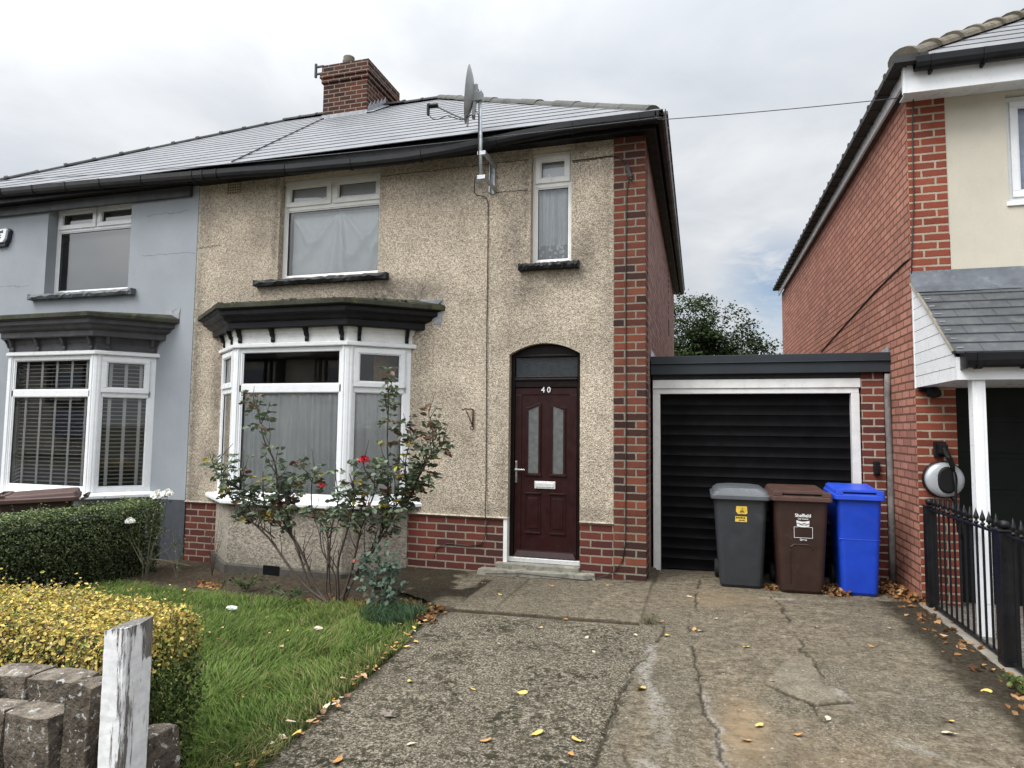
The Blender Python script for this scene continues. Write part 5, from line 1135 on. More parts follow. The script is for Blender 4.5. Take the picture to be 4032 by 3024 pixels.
tan = np.maximum(np.exp(-((XX - .74) / .13) ** 2 - ((YY + 3.15) / .4) ** 2), .55 * np.exp(-((XX - .75) / .35) ** 2 - ((YY + .45) / .35) ** 2)); tan = np.maximum(tan, .4 * np.exp(-((XX - 1.2) / .5) ** 2 - ((YY + 3.6) / .5) ** 2))
Zg -= .010 * crack; Zg += .016 * soilm * vnoise(XX, YY, 18, 81, 3) + .006 * patch
moss *= (1 - patch)
i = (np.arange(len(gy) - 1)[:, None] * len(gx) + np.arange(len(gx) - 1)[None]); kq = keep[:-1, :-1] & keep[1:, 1:] & keep[1:, :-1] & keep[:-1, 1:]; i = i[kq]
F = np.stack([i, i + 1, i + len(gx) + 1, i + len(gx)], -1); used = np.unique(F); rm = np.full(XX.size, -1); rm[used] = np.arange(len(used))
fl_ = lambda a: a.ravel()[used]
V = np.stack([fl_(XX), fl_(YY), fl_(Zg)], -1)
mk1 = np.stack([fl_(moss), fl_(bloom), np.clip(fl_(np.maximum(crack, soilm)), 0, 1)], -1); mk2 = np.stack([fl_(patch), fl_(np.clip(tan, 0, 1)), fl_(patch) * 0], -1)
structure(npmesh('driveway', V, rm[F], M['drive'], attrs={'mask': mk1, 'mask2': mk2}, smooth=True))
# lawn soil sheet follows the lawn, grass grows on it
LP = [(-1.50, -4.95), (-1.47, -4.1), (-1.53, -3.), (-1.58, -2.45), (-1.70, -1.83), (-1.72, -1.55), (-2.1, -1.55), (-2.9, -1.5), (-4.0, -1.5), (-5.5, -1.35), (-5.5, -4.95)]
n = 150000; r = np.random.default_rng(3); X = r.uniform(-5.5, -1.45, n); Y = r.uniform(-4.95, -1.35, n)
dens = np.clip(.95 - .6 * sst(.1, 0., X + 0 - np.interp(Y, [-4.95, -1.5], [-1.5, -1.7]) + .12) * 0 + (vnoise(X, Y, 2.2, 90, 3) - .5), .25, 1)
k = inside(X + .13 * (vnoise(X, Y, 6, 91, 4) - .5), Y + .12 * (vnoise(X, Y, 4, 92, 3) - .5), LP) & (r.random(n) < dens); X, Y = X[k], Y[k]; n = len(X)
h = r.uniform(.03, .085, n) * (.45 + 1.1 * vnoise(X, Y, 3.2, 93, 3)); h *= np.where((np.hypot(X + 1.95, (Y + 1.75)) < .3), 1.6, 1.)
az = r.uniform(0, 6.283, n); az2 = vnoise(X, Y, 1.1, 94, 3) * 12; lean = np.stack([np.cos(az) * .8 + np.cos(az2) * .45, np.sin(az) * .8 + np.sin(az2) * .45], -1) * h[:, None] * r.uniform(.3, 1.5, n)[:, None]
wv = np.stack([-np.sin(az), np.cos(az)], -1) * r.uniform(.002, .0042, n)[:, None]
z0 = GK * X - .02
P0 = np.stack([X, Y, z0], -1); W3 = np.concatenate([wv, np.zeros((n, 1))], 1)
mid = P0 + np.concatenate([lean * .3, (h * .62)[:, None]], 1); tip = P0 + np.concatenate([lean, h[:, None]], 1)
V = np.stack([P0 - W3, P0 + W3, mid - W3 * .8, mid + W3 * .8, tip], 1).reshape(-1, 3)
tone = vnoise(X, Y, 1.3, 95, 4); g1 = np.array([.08, .148, .03]); g2 = np.array([.25, .345, .09]); g3 = np.array([.45, .39, .18]); t_ = np.clip(r.normal(.45, .25, n) + (tone - .5) * 1.0, 0, 1)[:, None]
c = g1 * (1 - t_) + g2 * t_; dry = (r.random(n) < .07 + .35 * sst(-1.9, -1.5, X) + .2 * sst(.6, .75, tone))[:, None]; c = np.where(dry, g3 * r.uniform(.5, 1.1, (n, 1)), c)
blu = np.hypot(X + 1.95, Y + 1.75) < .3; c = np.where(blu[:, None], np.array([.07, .12, .06]) * r.uniform(.7, 1.3, (n, 1)), c)
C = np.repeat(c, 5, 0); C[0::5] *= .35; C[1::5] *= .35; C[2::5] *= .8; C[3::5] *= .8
ii = np.arange(n)[:, None] * 5; F = np.concatenate([ii + np.array([[0, 1, 3]]), ii + np.array([[0, 3, 2]]), ii + np.array([[2, 3, 4]])], 0)
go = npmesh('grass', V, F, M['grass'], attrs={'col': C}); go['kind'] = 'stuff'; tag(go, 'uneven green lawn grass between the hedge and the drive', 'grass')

# ================================================================== hedges
def hedge(name, label, x0, x1, y0, y1, ztop, n, size, colf, seed, core, mat, group=None):
    """leaves spread through the outer shell of a clipped, slightly lumpy box"""
    hd = empty(name, ((x0 + x1) / 2, (y0 + y1) / 2, gz(x0)), label, 'hedge', group); r = np.random.default_rng(seed)
    gb = gz((x0 + x1) / 2) - .03; lx, ly, lz = x1 - x0, y1 - y0, ztop - gb
    ar = np.array([lx * ly, lx * lz, lx * lz, ly * lz, ly * lz]); f = r.choice(5, n, p=ar / ar.sum()); u, v = r.random(n), r.random(n)
    X = np.select([f == 0, f == 1, f == 2, f == 3, f == 4], [x0 + lx * u, x0 + lx * u, x0 + lx * u, x0 + 0 * u, x1 + 0 * u])
    Y = np.select([f == 0, f == 1, f == 2, f == 3, f == 4], [y0 + ly * v, y0 + 0 * u, y1 + 0 * u, y0 + ly * u, y0 + ly * u])
    Zz = np.select([f == 0], [ztop + 0 * u], gb + lz * v)
    Nn = np.zeros((n, 3)); Nn[f == 0] = (0, 0, 1); Nn[f == 1] = (0, -1, 0); Nn[f == 2] = (0, 1, 0); Nn[f == 3] = (-1, 0, 0); Nn[f == 4] = (1, 0, 0)
    lump = (vnoise(X + Zz * .7, Y + Zz * .9, 3.2, seed, 3) - .5) * .085; depth = -np.abs(r.normal(0, .028, n)) + r.exponential(.008, n)
    under = np.where(f != 0, .06 * sst(.35, -.1, Zz), 0)
    P = np.stack([X, Y, Zz], 1) + Nn * (lump + depth - under)[:, None] + r.normal(0, .012, (n, 3))
    # round the top edges
    e = sst(ztop - .08, ztop + .02, P[:, 2]) * .022; P[:, 0] += np.where(P[:, 0] > (x0 + x1) / 2, -e, e); P[:, 1] += np.where(P[:, 1] > (y0 + y1) / 2, -e, e)
    Ln = Nn * .7 + np.array([0, 0, .45]) + r.normal(0, .55, (n, 3))
    S = size * r.uniform(.5, 1.45, n); sh_ = r.random(n) < .012; P[sh_] += Nn[sh_] * r.uniform(.01, .06, (int(sh_.sum()), 1)); C = colf(P, depth, r, ztop)
    V, F, Cc = leaves(P, Ln, S, C, .62, .5, seed); npmesh('foliage', V, F, mat, hd, attrs={'col': Cc})
    c_ = MB(); k = .12; c_.box(x0 + k, x1 - k, y0 + k, y1 - k, -.3, ztop - k); build('core', c_, core, hd)  # added dark box inside the leaves to block light
    tw = MB(); rr = random.Random(seed)
    for i in range(26):
        x = rr.uniform(x0 + .1, x1 - .1); y = y0 + rr.uniform(.0, .08); p = [(x, y + .1, gz(x)), (x + rr.uniform(-.1, .1), y + .03, .2), (x + rr.uniform(-.2, .2), y, .4), (x + rr.uniform(-.3, .3), y + .02, .6)]
        tw.tube(p, [.009, .007, .005, .003], 5)
    build('twigs', tw, M['bark'], hd)
    st = MB(); SP = []
    for i in range(70):
        x, y = rr.uniform(x0 + .02, x1 - .02), rr.uniform(y0 + .02, y1 - .02); L_ = rr.uniform(.03, .11); p = Vector((x, y, ztop - .03)); q_ = p + Vector((rr.uniform(-.04, .04), rr.uniform(-.04, .04), L_ + .03)); st.tube([p, q_], [.0022, .0012], 4)
        for k_ in range(5): SP.append(np.array(p.lerp(q_, .45 + .55 * k_ / 4)) + r.normal(0, .008, 3))
    build('shoots', st, M['rose_stem_green'], hd)['kind'] = 'stuff'; SP = np.array(SP); V, F, Cc = leaves(SP, r.normal(0, .6, SP.shape) + (0, 0, .6), size * r.uniform(.6, 1.1, len(SP)), colf(SP - (0, 0, .03), np.zeros(len(SP)), r, ztop), .55, .5, seed + 1); npmesh('shoot_leaves', V, F, mat, hd, attrs={'col': Cc})
    return hd
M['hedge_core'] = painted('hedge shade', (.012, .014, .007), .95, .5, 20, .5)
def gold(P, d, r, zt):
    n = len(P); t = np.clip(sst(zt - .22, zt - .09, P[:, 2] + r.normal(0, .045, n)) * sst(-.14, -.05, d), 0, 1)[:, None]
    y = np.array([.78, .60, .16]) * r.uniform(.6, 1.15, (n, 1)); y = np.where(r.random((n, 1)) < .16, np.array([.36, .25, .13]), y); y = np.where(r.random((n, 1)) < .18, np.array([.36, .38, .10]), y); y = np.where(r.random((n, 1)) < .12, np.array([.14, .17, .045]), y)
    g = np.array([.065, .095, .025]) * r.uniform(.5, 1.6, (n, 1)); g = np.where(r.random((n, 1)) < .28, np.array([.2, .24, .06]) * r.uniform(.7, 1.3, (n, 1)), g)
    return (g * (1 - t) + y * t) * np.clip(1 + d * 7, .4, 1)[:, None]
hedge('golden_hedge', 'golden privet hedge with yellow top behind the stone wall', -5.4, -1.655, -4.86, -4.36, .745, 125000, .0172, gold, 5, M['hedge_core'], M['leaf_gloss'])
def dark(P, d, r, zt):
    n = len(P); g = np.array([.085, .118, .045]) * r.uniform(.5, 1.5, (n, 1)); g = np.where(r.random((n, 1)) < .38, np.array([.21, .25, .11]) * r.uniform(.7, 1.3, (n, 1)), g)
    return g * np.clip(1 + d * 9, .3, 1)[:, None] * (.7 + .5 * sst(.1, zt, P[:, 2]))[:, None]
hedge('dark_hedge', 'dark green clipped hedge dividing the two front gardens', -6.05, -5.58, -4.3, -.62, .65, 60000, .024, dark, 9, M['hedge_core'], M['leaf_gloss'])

# ================================================================== stone wall and white post
W_ = empty('stone_wall', (-1.6, -5.1, -.03), 'low lichened sandstone garden wall with upright coping stones', 'wall')
def stone(x0, x1, y0, y1, z0, z1, seed, parent=W_, name='stone'):
    """an angular split stone: hull of jittered corner and edge points, then chipped"""
    import bmesh
    rr = np.random.default_rng(seed); bm = bmesh.new(); c = np.array([(x0 + x1) / 2, (y0 + y1) / 2, (z0 + z1) / 2]); h = np.array([(x1 - x0) / 2, (y1 - y0) / 2, (z1 - z0) / 2])
    P = [np.array([sx, sy, sz]) * (1 - rr.random(3) * .2) for sx in (-1, 1) for sy in (-1, 1) for sz in (-1, 1)]
    for ax in range(3):
        for a in (-1, 1):
            for b in (-1, 1):
                if rr.random() < .75:
                    q_ = np.array([a, b, 0.]); q_ = np.roll(q_, ax) * (1 - rr.random(3) * .08); q_[(ax + 2) % 3] = rr.uniform(-.5, .5); P.append(q_)
    for p in P: bm.verts.new(c + p * h)
    bmesh.ops.convex_hull(bm, input=bm.verts[:]); bmesh.ops.delete(bm, geom=[v for v in bm.verts if not v.link_faces], context='VERTS')
    bmesh.ops.triangulate(bm, faces=bm.faces[:]); bmesh.ops.subdivide_edges(bm, edges=bm.edges[:], cuts=5, use_grid_fill=True)
    co = np.array([v.co for v in bm.verts]); nn = (co - c) / (np.linalg.norm((co - c) / h, axis=1, keepdims=True) + 1e-6)
    d_ = (vnoise(co[:, 0] + co[:, 2] * .8, co[:, 1] + co[:, 2] * .6, 11, seed, 5) - .5) * .13
    from mathutils import Euler
    rot = np.array(Euler(tuple(rr.uniform(-.07, .07, 3))).to_matrix())
    for v, p in zip(bm.verts, (co + nn * d_[:, None] - c) @ rot.T + c): v.co = p
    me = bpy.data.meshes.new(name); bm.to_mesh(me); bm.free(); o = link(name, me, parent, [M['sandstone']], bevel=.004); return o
for i, a in enumerate([(-1.64, -1.41, -5.16, -5.06, .40, .735), (-1.40, -1.285, -5.235, -5.13, .42, .765), (-1.62, -1.41, -5.25, -5.10, .40, .655), (-1.80, -1.645, -5.24, -5.12, .42, .64), (-1.9, -1.70, -5.12, -5.0, .45, .70), (-1.285, -1.165, -5.12, -4.98, .22, .57), (-1.275, -1.2, -5.2, -5.1, .3, .66),
                      (-2.0, -1.81, -5.23, -5.1, .42, .69), (-2.3, -2.02, -5.24, -5.1, .42, .68), (-2.48, -2.31, -5.23, -5.1, .42, .77), (-2.75, -2.5, -5.24, -5.1, .4, .7), (-2.95, -2.76, -5.23, -5.1, .42, .76), (-3.25, -2.97, -5.24, -5.1, .4, .69), (-3.45, -3.27, -5.23, -5.1, .42, .77)]): stone(*a, 100 + i, name='coping_stone')
rr = random.Random(15)
for row in range(3):
    x = -1.17 - .06 * (row % 2)
    while x > -3.6:
        w_ = rr.uniform(.16, .34); z0 = -.1 + row * .17; stone(x - w_ + .008, x - .008, -5.25 + rr.uniform(-.015, .015), -4.95, z0 + .004, z0 + .168 + rr.uniform(-.01, .012), 200 + row * 30 + int(-x * 10)); x -= w_
m = MB(); m.box(-3.55, -1.2, -5.2, -4.98, -.1, .5); build('mortar_core', m, M['band'], W_)
pm = MB(); px0, px1, py0, py1 = -1.225, -1.142, -5.25, -5.15; rr = random.Random(2); rings = []
NZ = 60
for j in range(NZ + 1):
    z = -.05 + .985 * j / NZ; ring_ = []
    for (x, y, e) in ((px0, py0, 0), ((px0 + px1) / 2, py0, 0), (px1 - .006, py0, 0), (px1, py0 + .006, 0), (px1, (py0 + py1) / 2, 0), (px1, py1, 0), ((px0 + px1) / 2, py1, 0), (px0, py1, 0)):
        ring_.append((x + rr.uniform(-.0006, .0006), y + rr.uniform(-.0006, .0006), z + (0 if j < NZ else (x - px0) * .22 + (y - py0) * .12 + rr.uniform(-.006, .006))))
    rings.append(ring_)
pm.loft(rings)
me = bpy.data.meshes.new('gate_post'); me.from_pydata(pm.v, [], pm.f); me.update()
A = np.array([[max(1.2 if (v[2] > .85 and v[1] > py1 - .01) else 0, .5 if v[2] > .93 else 0, .45 if (abs(v[0] - px1) < .008 and v[1] < py0 + .01) else -.15), 0, 0, 1] for v in pm.v], np.float32)
ca = me.color_attributes.new('mask', 'FLOAT_COLOR', 'POINT'); ca.data.foreach_set('color', A.ravel())
tag(link('gate_post', me, None, [M['flaky']], base=(-1.18, -5.2, -.03)), 'square wooden gate post with flaking white paint beside the stone wall', 'post')

# ================================================================== roses and other plants
def stemtube(mb, pts, y, r0, r1, seed, bow=.1):
    rr = random.Random(seed); n = len(pts); P = []
    for i, (x, z) in enumerate(pts):
        t = i / (n - 1); P.append((x + rr.uniform(-.012, .012) * (i > 0), y[0] + (y[1] - y[0]) * t + rr.uniform(-.03, .03) * (i > 0), z))
    Q = []
    for i in range(n - 1):
        a, b = Vector(P[i]), Vector(P[i + 1]); pm1 = Vector(P[i - 1]) if i else a; p2 = Vector(P[i + 2]) if i + 2 < n else b
        for k in range(5):
            t = k / 5; Q.append(.5 * ((2 * a) + (b - pm1) * t + (2 * pm1 - 5 * a + 4 * b - p2) * t * t + (3 * a - pm1 - 3 * b + p2) * t ** 3))
    Q.append(Vector(P[-1])); mb.tube(Q, [r0 + (r1 - r0) * i / (len(Q) - 1) for i in range(len(Q))], 5); return Q
R_ = empty('rose_bush', (-2.65, -1.5, -.06), 'tall leggy red rose bush with bare canes in front of the bay window', 'rose bush')
ST = {'a': ([(-2.72, -.08), (-2.99, .05), (-3.19, .23), (-3.47, .49), (-3.74, .72), (-3.94, .91), (-4.09, 1.08), (-4.17, 1.28)], -1.4), 'b': ([(-2.75, -.08), (-2.93, .07), (-3.07, .31), (-3.24, .53), (-3.36, .72), (-3.32, .88), (-3.28, 1.09)], -1.45),
 'c': ([(-3.34, .7), (-3.38, 1.), (-3.45, 1.22), (-3.54, 1.4), (-3.62, 1.58), (-3.71, 1.74), (-3.81, 1.81)], -1.5), 'd': ([(-2.80, -.08), (-2.96, .0), (-3.07, .19), (-3.17, .43), (-3.29, .59), (-3.25, .74), (-3.32, .93)], -1.35),
 'e': ([(-2.74, -.08), (-2.8, .05), (-2.8, .31), (-2.84, .57), (-2.96, .77), (-3., 1.04), (-2.94, 1.15)], -1.5), 'f': ([(-2.7, -.08), (-2.77, .05), (-2.77, .37), (-2.72, .64), (-2.7, .91), (-2.72, 1.04)], -1.45),
 'g': ([(-2.66, -.08), (-2.65, .04), (-2.65, .32), (-2.58, .57), (-2.53, .79), (-2.47, .98), (-2.51, 1.07)], -1.5), 'h': ([(-2.64, -.08), (-2.59, .05), (-2.53, .31), (-2.46, .54), (-2.38, .74), (-2.3, 1.01), (-2.38, 1.17), (-2.4, 1.25)], -1.55),
 'i': ([(-2.66, -.08), (-2.62, .0), (-2.51, .22), (-2.36, .45), (-2.25, .68), (-2.25, 1.06), (-2.27, 1.46), (-2.29, 1.8), (-2.3, 1.97)], -1.4), 'j': ([(-2.44, .38), (-2.24, .75), (-2.12, .97), (-2.11, 1.26), (-2.05, 1.43), (-2., 1.56)], -1.3),
 'k': ([(-2.27, .72), (-2.09, .91), (-2.01, 1.16), (-1.9, 1.41), (-1.85, 1.5), (-1.92, 1.69), (-1.93, 1.78)], -1.25), 'l': ([(-2.08, .9), (-1.96, 1.14), (-1.82, 1.36), (-1.69, 1.43)], -1.3), 'm': ([(-2.11, .97), (-1.98, 1.03), (-1.87, 1.01)], -1.3),
 'n': ([(-3.45, .48), (-3.57, .57), (-3.72, .63), (-3.78, .72)], -1.4), 'o': ([(-3.73, .71), (-3.86, .91), (-3.88, 1.08), (-3.87, 1.16)], -1.4), 'p': ([(-3.3, .48), (-3.55, .66), (-3.64, .86), (-3.7, 1.11)], -1.3),
 'q': ([(-2.69, -.08), (-2.72, .2), (-2.88, .45), (-2.9, .8)], -1.42), 'r': ([(-2.62, -.08), (-2.48, .25), (-2.3, .5), (-2.15, .78), (-2.18, 1.1)], -1.48)}
sm = MB(); tips = []; rr = random.Random(21)
for k_, (pts, y) in ST.items():
    thick = .015 if k_ in 'abdghi' else .011 if k_ in 'cefqr' else .008
    y0 = -1.5 if pts[0][1] < 0 else y
    Q = stemtube(sm, pts, (y0, y + rr.uniform(-.12, .12)), thick, .004, k_); tips.append((k_, Q))
    for j in range(2, len(Q) - 2):
        if Q[j].z > .2 and rr.random() < .5:
            d = Vector((rr.uniform(-.5, .5), rr.uniform(-.4, .4), rr.uniform(.5, 1.))).normalized(); L_ = rr.uniform(.1, .3); p = [Q[j], Q[j] + d * L_ * .5 + Vector((rr.uniform(-.02, .02), 0, 0)), Q[j] + d * L_]
            sm.tube(p, [.0055, .004, .0025], 4)
            if Q[j].z > .55: tips.append((k_, p))
build('stems', sm, M['rose_stem'], R_, smooth=True)
LPs, LN, LT, LS, LC = [], [], [], [], []
r = np.random.default_rng(8)
for k_, Q in tips:
    for a, b in zip(Q[:-1], Q[1:]):
        a, b = Vector(a), Vector(b); L_ = (b - a).length; z = (a.z + b.z) / 2
        dens = 0 if z < .62 else 11 if z < .74 else 21 if z < 1.25 else 19
        if k_ == 'c': dens = 11 if z > 1. else 16
        if k_ == 'i' and z > 1.5: dens = 16
        for _ in range(r.poisson(dens * L_)):
            p = a.lerp(b, r.random()); od = r.normal(size=3) * (1, 1, .45); od /= np.linalg.norm(od); 
            nleaf = r.choice([3, 5]); c0 = np.array([.115, .148, .088]) * r.uniform(.6, 1.5)
            q_ = r.random()
            if z > 1.45 and q_ < .3: c0 = np.array([.14, .085, .05]) * r.uniform(.6, 1.4)
            elif q_ < .09: c0 = np.array([.38, .32, .06]) * r.uniform(.6, 1.2)
            elif q_ < .17: c0 = np.array([.12, .05, .03])
            elif q_ < .45: c0 = np.array([.15, .19, .13]) * r.uniform(.7, 1.2)
            base = np.array(p) + od * .02
            for j in range(nleaf):
                t = (j // 2 + 1) * .032; side = (0 if j == nleaf - 1 else (1 if j % 2 else -1)); sd = np.cross(od, [0, 0, 1]); sd /= np.linalg.norm(sd) + 1e-6
                pos = base + od * (t + .02) + sd * side * .026 + np.array([0, 0, -.25 * t])
                LPs.append(pos); LN.append(np.array([0, 0, 1.]) + r.normal(0, .5, 3)); LT.append(od + sd * side * .9 + np.array([0, 0, -.3])); LS.append(r.uniform(.045, .078)); LC.append(c0 * r.uniform(.8, 1.2))
V, F, C = leaves(np.array(LPs), np.array(LN), np.array(LS), np.array(LC), .68, .4, 4, np.array(LT)); npmesh('foliage', V, F, M['leaf_gloss'], R_, attrs={'col': C})
def flower(name, pos, rad, mat, parent, seed):
    rr = np.random.default_rng(seed); P, Nn, T_, S = [], [], [], []
    for ring_, k in ((.15, 4), (.45, 6), (.8, 8), (1., 9)):
        for i in range(k):
            a = 6.283 * i / k + rr.uniform(-.3, .3); d = np.array([math.cos(a), math.sin(a) , .0]); el = .9 - ring_ * .9
            P.append(np.array(pos) + d * rad * ring_ * .55 + np.array([0, 0, rad * (.35 - .35 * ring_)])); Nn.append(d * .7 + np.array([0, -.15, .6])); T_.append(d * .5 + np.array([0, 0, .9 - .6 * ring_])); S.append(rad * 1.05)
    V, F, C = leaves(np.array(P), np.array(Nn), np.array(S), np.ones((len(P), 3)), 1.1, .7, seed, np.array(T_)); return npmesh(name, V, F, mat, parent, smooth=True)
flower('flower', (-2.40, -1.58, 1.27), .062, M['petal_red'], R_, 1)['label'] = 'open crimson rose flower'
flower('flower', (-2.85, -1.55, 1.02), .036, M['petal_red'], R_, 2)['label'] = 'small half open red rose bud'
flower('flower', (-2.44, -1.6, .37), .036, M['petal_pink'], R_, 3)['label'] = 'low salmon pink rose flower'
# grey-green plant at its foot
K = empty('grey_leaved_plant', (-2.12, -1.6, -.05), 'grey green leafy plant at the right foot of the rose bush', 'plant'); sm = MB(); r = np.random.default_rng(31); P = []
for (x, z) in [(-2.34, .34), (-2.22, .44), (-2.12, .33), (-2.3, .2), (-2.18, .22), (-2.1, .1), (-2.2, .05), (-2.08, .22)]:
    sm.tube([(-2.13, -1.6, -.06), ((x - 2.13) / 2, -1.6 + r.uniform(-.04, .04), z * .45), (x, -1.62 + r.uniform(-.08, .08), z)], [.008, .006, .003], 5)
    P.append(r.normal((x, -1.62, z), (.055, .06, .065), (34, 3)))
build('stems', sm, M['rose_stem_green'], K); P = np.concatenate(P); n = len(P)
V, F, C = leaves(P, r.normal(0, .6, (n, 3)) + (0, -.5, .6), r.uniform(.04, .065, n), np.array([.095, .135, .1]) * r.uniform(.6, 1.5, (n, 1)), .75, .4, 6); npmesh('foliage', V, F, M['leaf'], K, attrs={'col': C})
# white rose by the dark hedge
K = empty('white_rose_bush', (-5.25, -1.1, -.13), 'straggly white rose with three blooms at the end of the dark hedge', 'rose bush'); sm = MB(); r = np.random.default_rng(33); P = []; rr = random.Random(7)
for pts in ([(-5.3, -.13), (-5.27, .3), (-5.2, .6), (-5.14, .79)], [(-5.28, -.13), (-5.22, .2), (-5.1, .5), (-5.03, .8)], [(-5.33, -.13), (-5.35, .1), (-5.45, .3), (-5.52, .48)], [(-5.3, -.13), (-5.2, .1), (-5.02, .22), (-4.88, .3)], [(-5.25, .1), (-5.05, .1), (-4.7, .06)], [(-5.35, .05), (-5.5, .3), (-5.6, .42)], [(-5.3, -.1), (-5.15, .35), (-5.0, .42)], [(-5.32, .0), (-5.42, .2), (-5.4, .55)]):
    Q = stemtube(sm, pts, (-1.1, -1.1), .006, .0025, str(pts[1]));
    for q_ in Q[4:]: P.append(np.array(q_) + r.normal(0, .025, (2, 3)))
build('stems', sm, M['rose_stem_green'], K); P = np.concatenate(P); P = P[P[:, 2] > .25]; n = len(P)
V, F, C = leaves(P, r.normal(0, .6, (n, 3)) + (0, 0, .7), r.uniform(.025, .045, n), np.array([.075, .1, .03]) * r.uniform(.6, 1.5, (n, 1)), .6, .4, 6); npmesh('foliage', V, F, M['leaf'], K, attrs={'col': C})
for i, (p, s_) in enumerate([((-5.15, -1.13, .8), .085), ((-5.03, -1.12, .82), .075), ((-5.52, -1.12, .5), .06)]): flower('flower', p, s_, M['petal_white'], K, 40 + i)
# dry weeds by the bay
def weed(loc, label, seed, h, n_st, col, matst, name='weed', lsize=.02, nl=6, spread=.12):
    K = empty(name, loc, label, 'weed'); sm = MB(); rr = random.Random(seed); r = np.random.default_rng(seed); P = []
    for i in range(n_st):
        a = rr.uniform(0, 6.28); s_ = rr.uniform(.2, 1) * spread; hh = h * rr.uniform(.6, 1); Q = [Vector(loc), Vector(loc) + Vector((math.cos(a) * s_ * .4, math.sin(a) * s_ * .4, hh * .55)), Vector(loc) + Vector((math.cos(a) * s_, math.sin(a) * s_, hh))]
        sm.tube(Q, [.0035, .0028, .0015], 4)
        for t in np.linspace(.25, 1, nl): P.append(np.array(Q[1].lerp(Q[2], t) if t > .4 else Q[0].lerp(Q[1], t * 2.2)) + r.normal(0, .014, 3))
    build('stems', sm, matst, K); P = np.array(P); n = len(P)
    V, F, C = leaves(P, r.normal(0, .7, (n, 3)) + (0, 0, .5), r.uniform(.6, 1.4, n) * lsize, np.array(col) * r.uniform(.6, 1.4, (n, 1)), .5, .4, seed); npmesh('foliage', V, F, M['leaf'], K, attrs={'col': C})
weed((-4.72, -.75, -.12), 'brown seed heads of a dry weed against the bay wall', 51, .62, 7, (.09, .065, .035), M['rose_stem'], nl=9, spread=.22)
weed((-4.95, -1.0, -.13), 'pale dry grass stalks between white rose and bay wall', 52, .5, 9, (.2, .17, .09), M['rose_stem_green'], nl=4, spread=.3)
weed((-3.9, -1.2, -.1), 'low green weeds in the soil under the bay window', 53, .14, 14, (.06, .1, .03), M['rose_stem_green'], lsize=.04, spread=.28)
weed((-3.3, -1.35, -.1), 'broad leaved green weeds left of the rose bush foot', 54, .12, 12, (.055, .1, .03), M['rose_stem_green'], lsize=.045, spread=.3)
weed((2.32, -2.35, .05), 'green weed tuft growing at the kerb by the railings', 55, .12, 16, (.12, .16, .05), M['rose_stem_green'], lsize=.045, spread=.13)
weed((.13, -1.42, .0), 'tiny dry grass tuft in the drive crack by the path', 56, .07, 14, (.13, .11, .05), M['rose_stem_green'], lsize=.02, spread=.09)

# ================================================================== background tree
K = empty('tree', (1.3, 20, 0), 'broad leafy tree behind the garage roof', 'tree'); sm = MB(); rr = random.Random(40); ends = []
def branch(p, d, L_, r0, lv):
    k = 4; P = [p]; q_ = p.copy(); dd = d.copy()
    for i in range(k): dd = (dd + Vector((rr.uniform(-.16, .16), rr.uniform(-.16, .16), rr.uniform(-.02, .1)))).normalized(); q_ = q_ + dd * L_ / k; P.append(q_.copy())
    sm.tube(P, [r0 * (1 - .45 * i / k) for i in range(k + 1)], 6 if lv < 2 else 4)
    if lv >= 2: ends.extend([P[-1], P[-2], P[-3]] if lv < 4 else [P[-1], P[2]])
    if lv < 4:
        for c_ in range(4 if lv == 0 else 3):
            a = rr.uniform(0, 6.28); e = rr.uniform(.35, .75); nd = (dd + Vector((math.cos(a) * e, math.sin(a) * e, rr.uniform(-.12, .22)))).normalized(); branch(P[-1 if c_ < 2 else -2].copy(), nd, L_ * rr.uniform(.58, .78), r0 * .55, lv + 1)
for bx, by, hh in ((.6, 20, 2.2), (1.5, 20.6, 1.6), (-.6, 20.8, 2.0)): branch(Vector((bx, by, -.2)), Vector((rr.uniform(-.05, .12), 0, 1)), hh, .2, 0)
build('trunk', sm, M['bark'], K); r = np.random.default_rng(41); E_ = np.array(ends)
def crown(P):
    c1 = ((P[:, 0] - .4) / 2.7) ** 2 + ((P[:, 1] - 20.3) / 2.6) ** 2 + ((P[:, 2] - 4.4) / 3.) ** 2
    c2 = ((P[:, 0] - 2.4) / 1.25) ** 2 + ((P[:, 1] - 20.3) / 1.6) ** 2 + ((P[:, 2] - 4.3) / 1.5) ** 2
    return np.minimum(c1, c2)
E_ = E_[crown(E_) < 1.05]
sh = r.normal(size=(330, 3)); sh /= np.linalg.norm(sh, axis=1, keepdims=True); sh = sh * (r.random((330, 1)) ** .25) * (2.55, 2.4, 2.85) + (.4, 20.3, 4.4); sh = sh[(sh[:, 2] > 3.2)]
s2 = r.normal(size=(80, 3)); s2 /= np.linalg.norm(s2, axis=1, keepdims=True); s2 = s2 * (r.random((80, 1)) ** .25) * (1.1, 1.4, 1.3) + (2.4, 20.3, 4.2)
E_ = np.concatenate([E_[:260], sh, s2]); 
P = (E_[:, None, :] + r.normal(0, 1, (len(E_), 44, 3)) * (.2, .2, .12)).reshape(-1, 3); P[:, 2] += -.3 * (P[:, 0] * 0); n = len(P)
dl = (P[:, 2] - E_.repeat(44, 0)[:, 2]) / .11
V, F, C = leaves(P, r.normal(0, .6, (n, 3)) + (0, -.2, .8), r.uniform(.08, .14, n), np.array([.022, .036, .009]) * r.uniform(.5, 1.5, (n, 1)) * (1 + .5 * np.clip(dl, -1, 1.5))[:, None], .7, .3, 42); npmesh('crown', V, F, M['leaf'], K, attrs={'col': C})

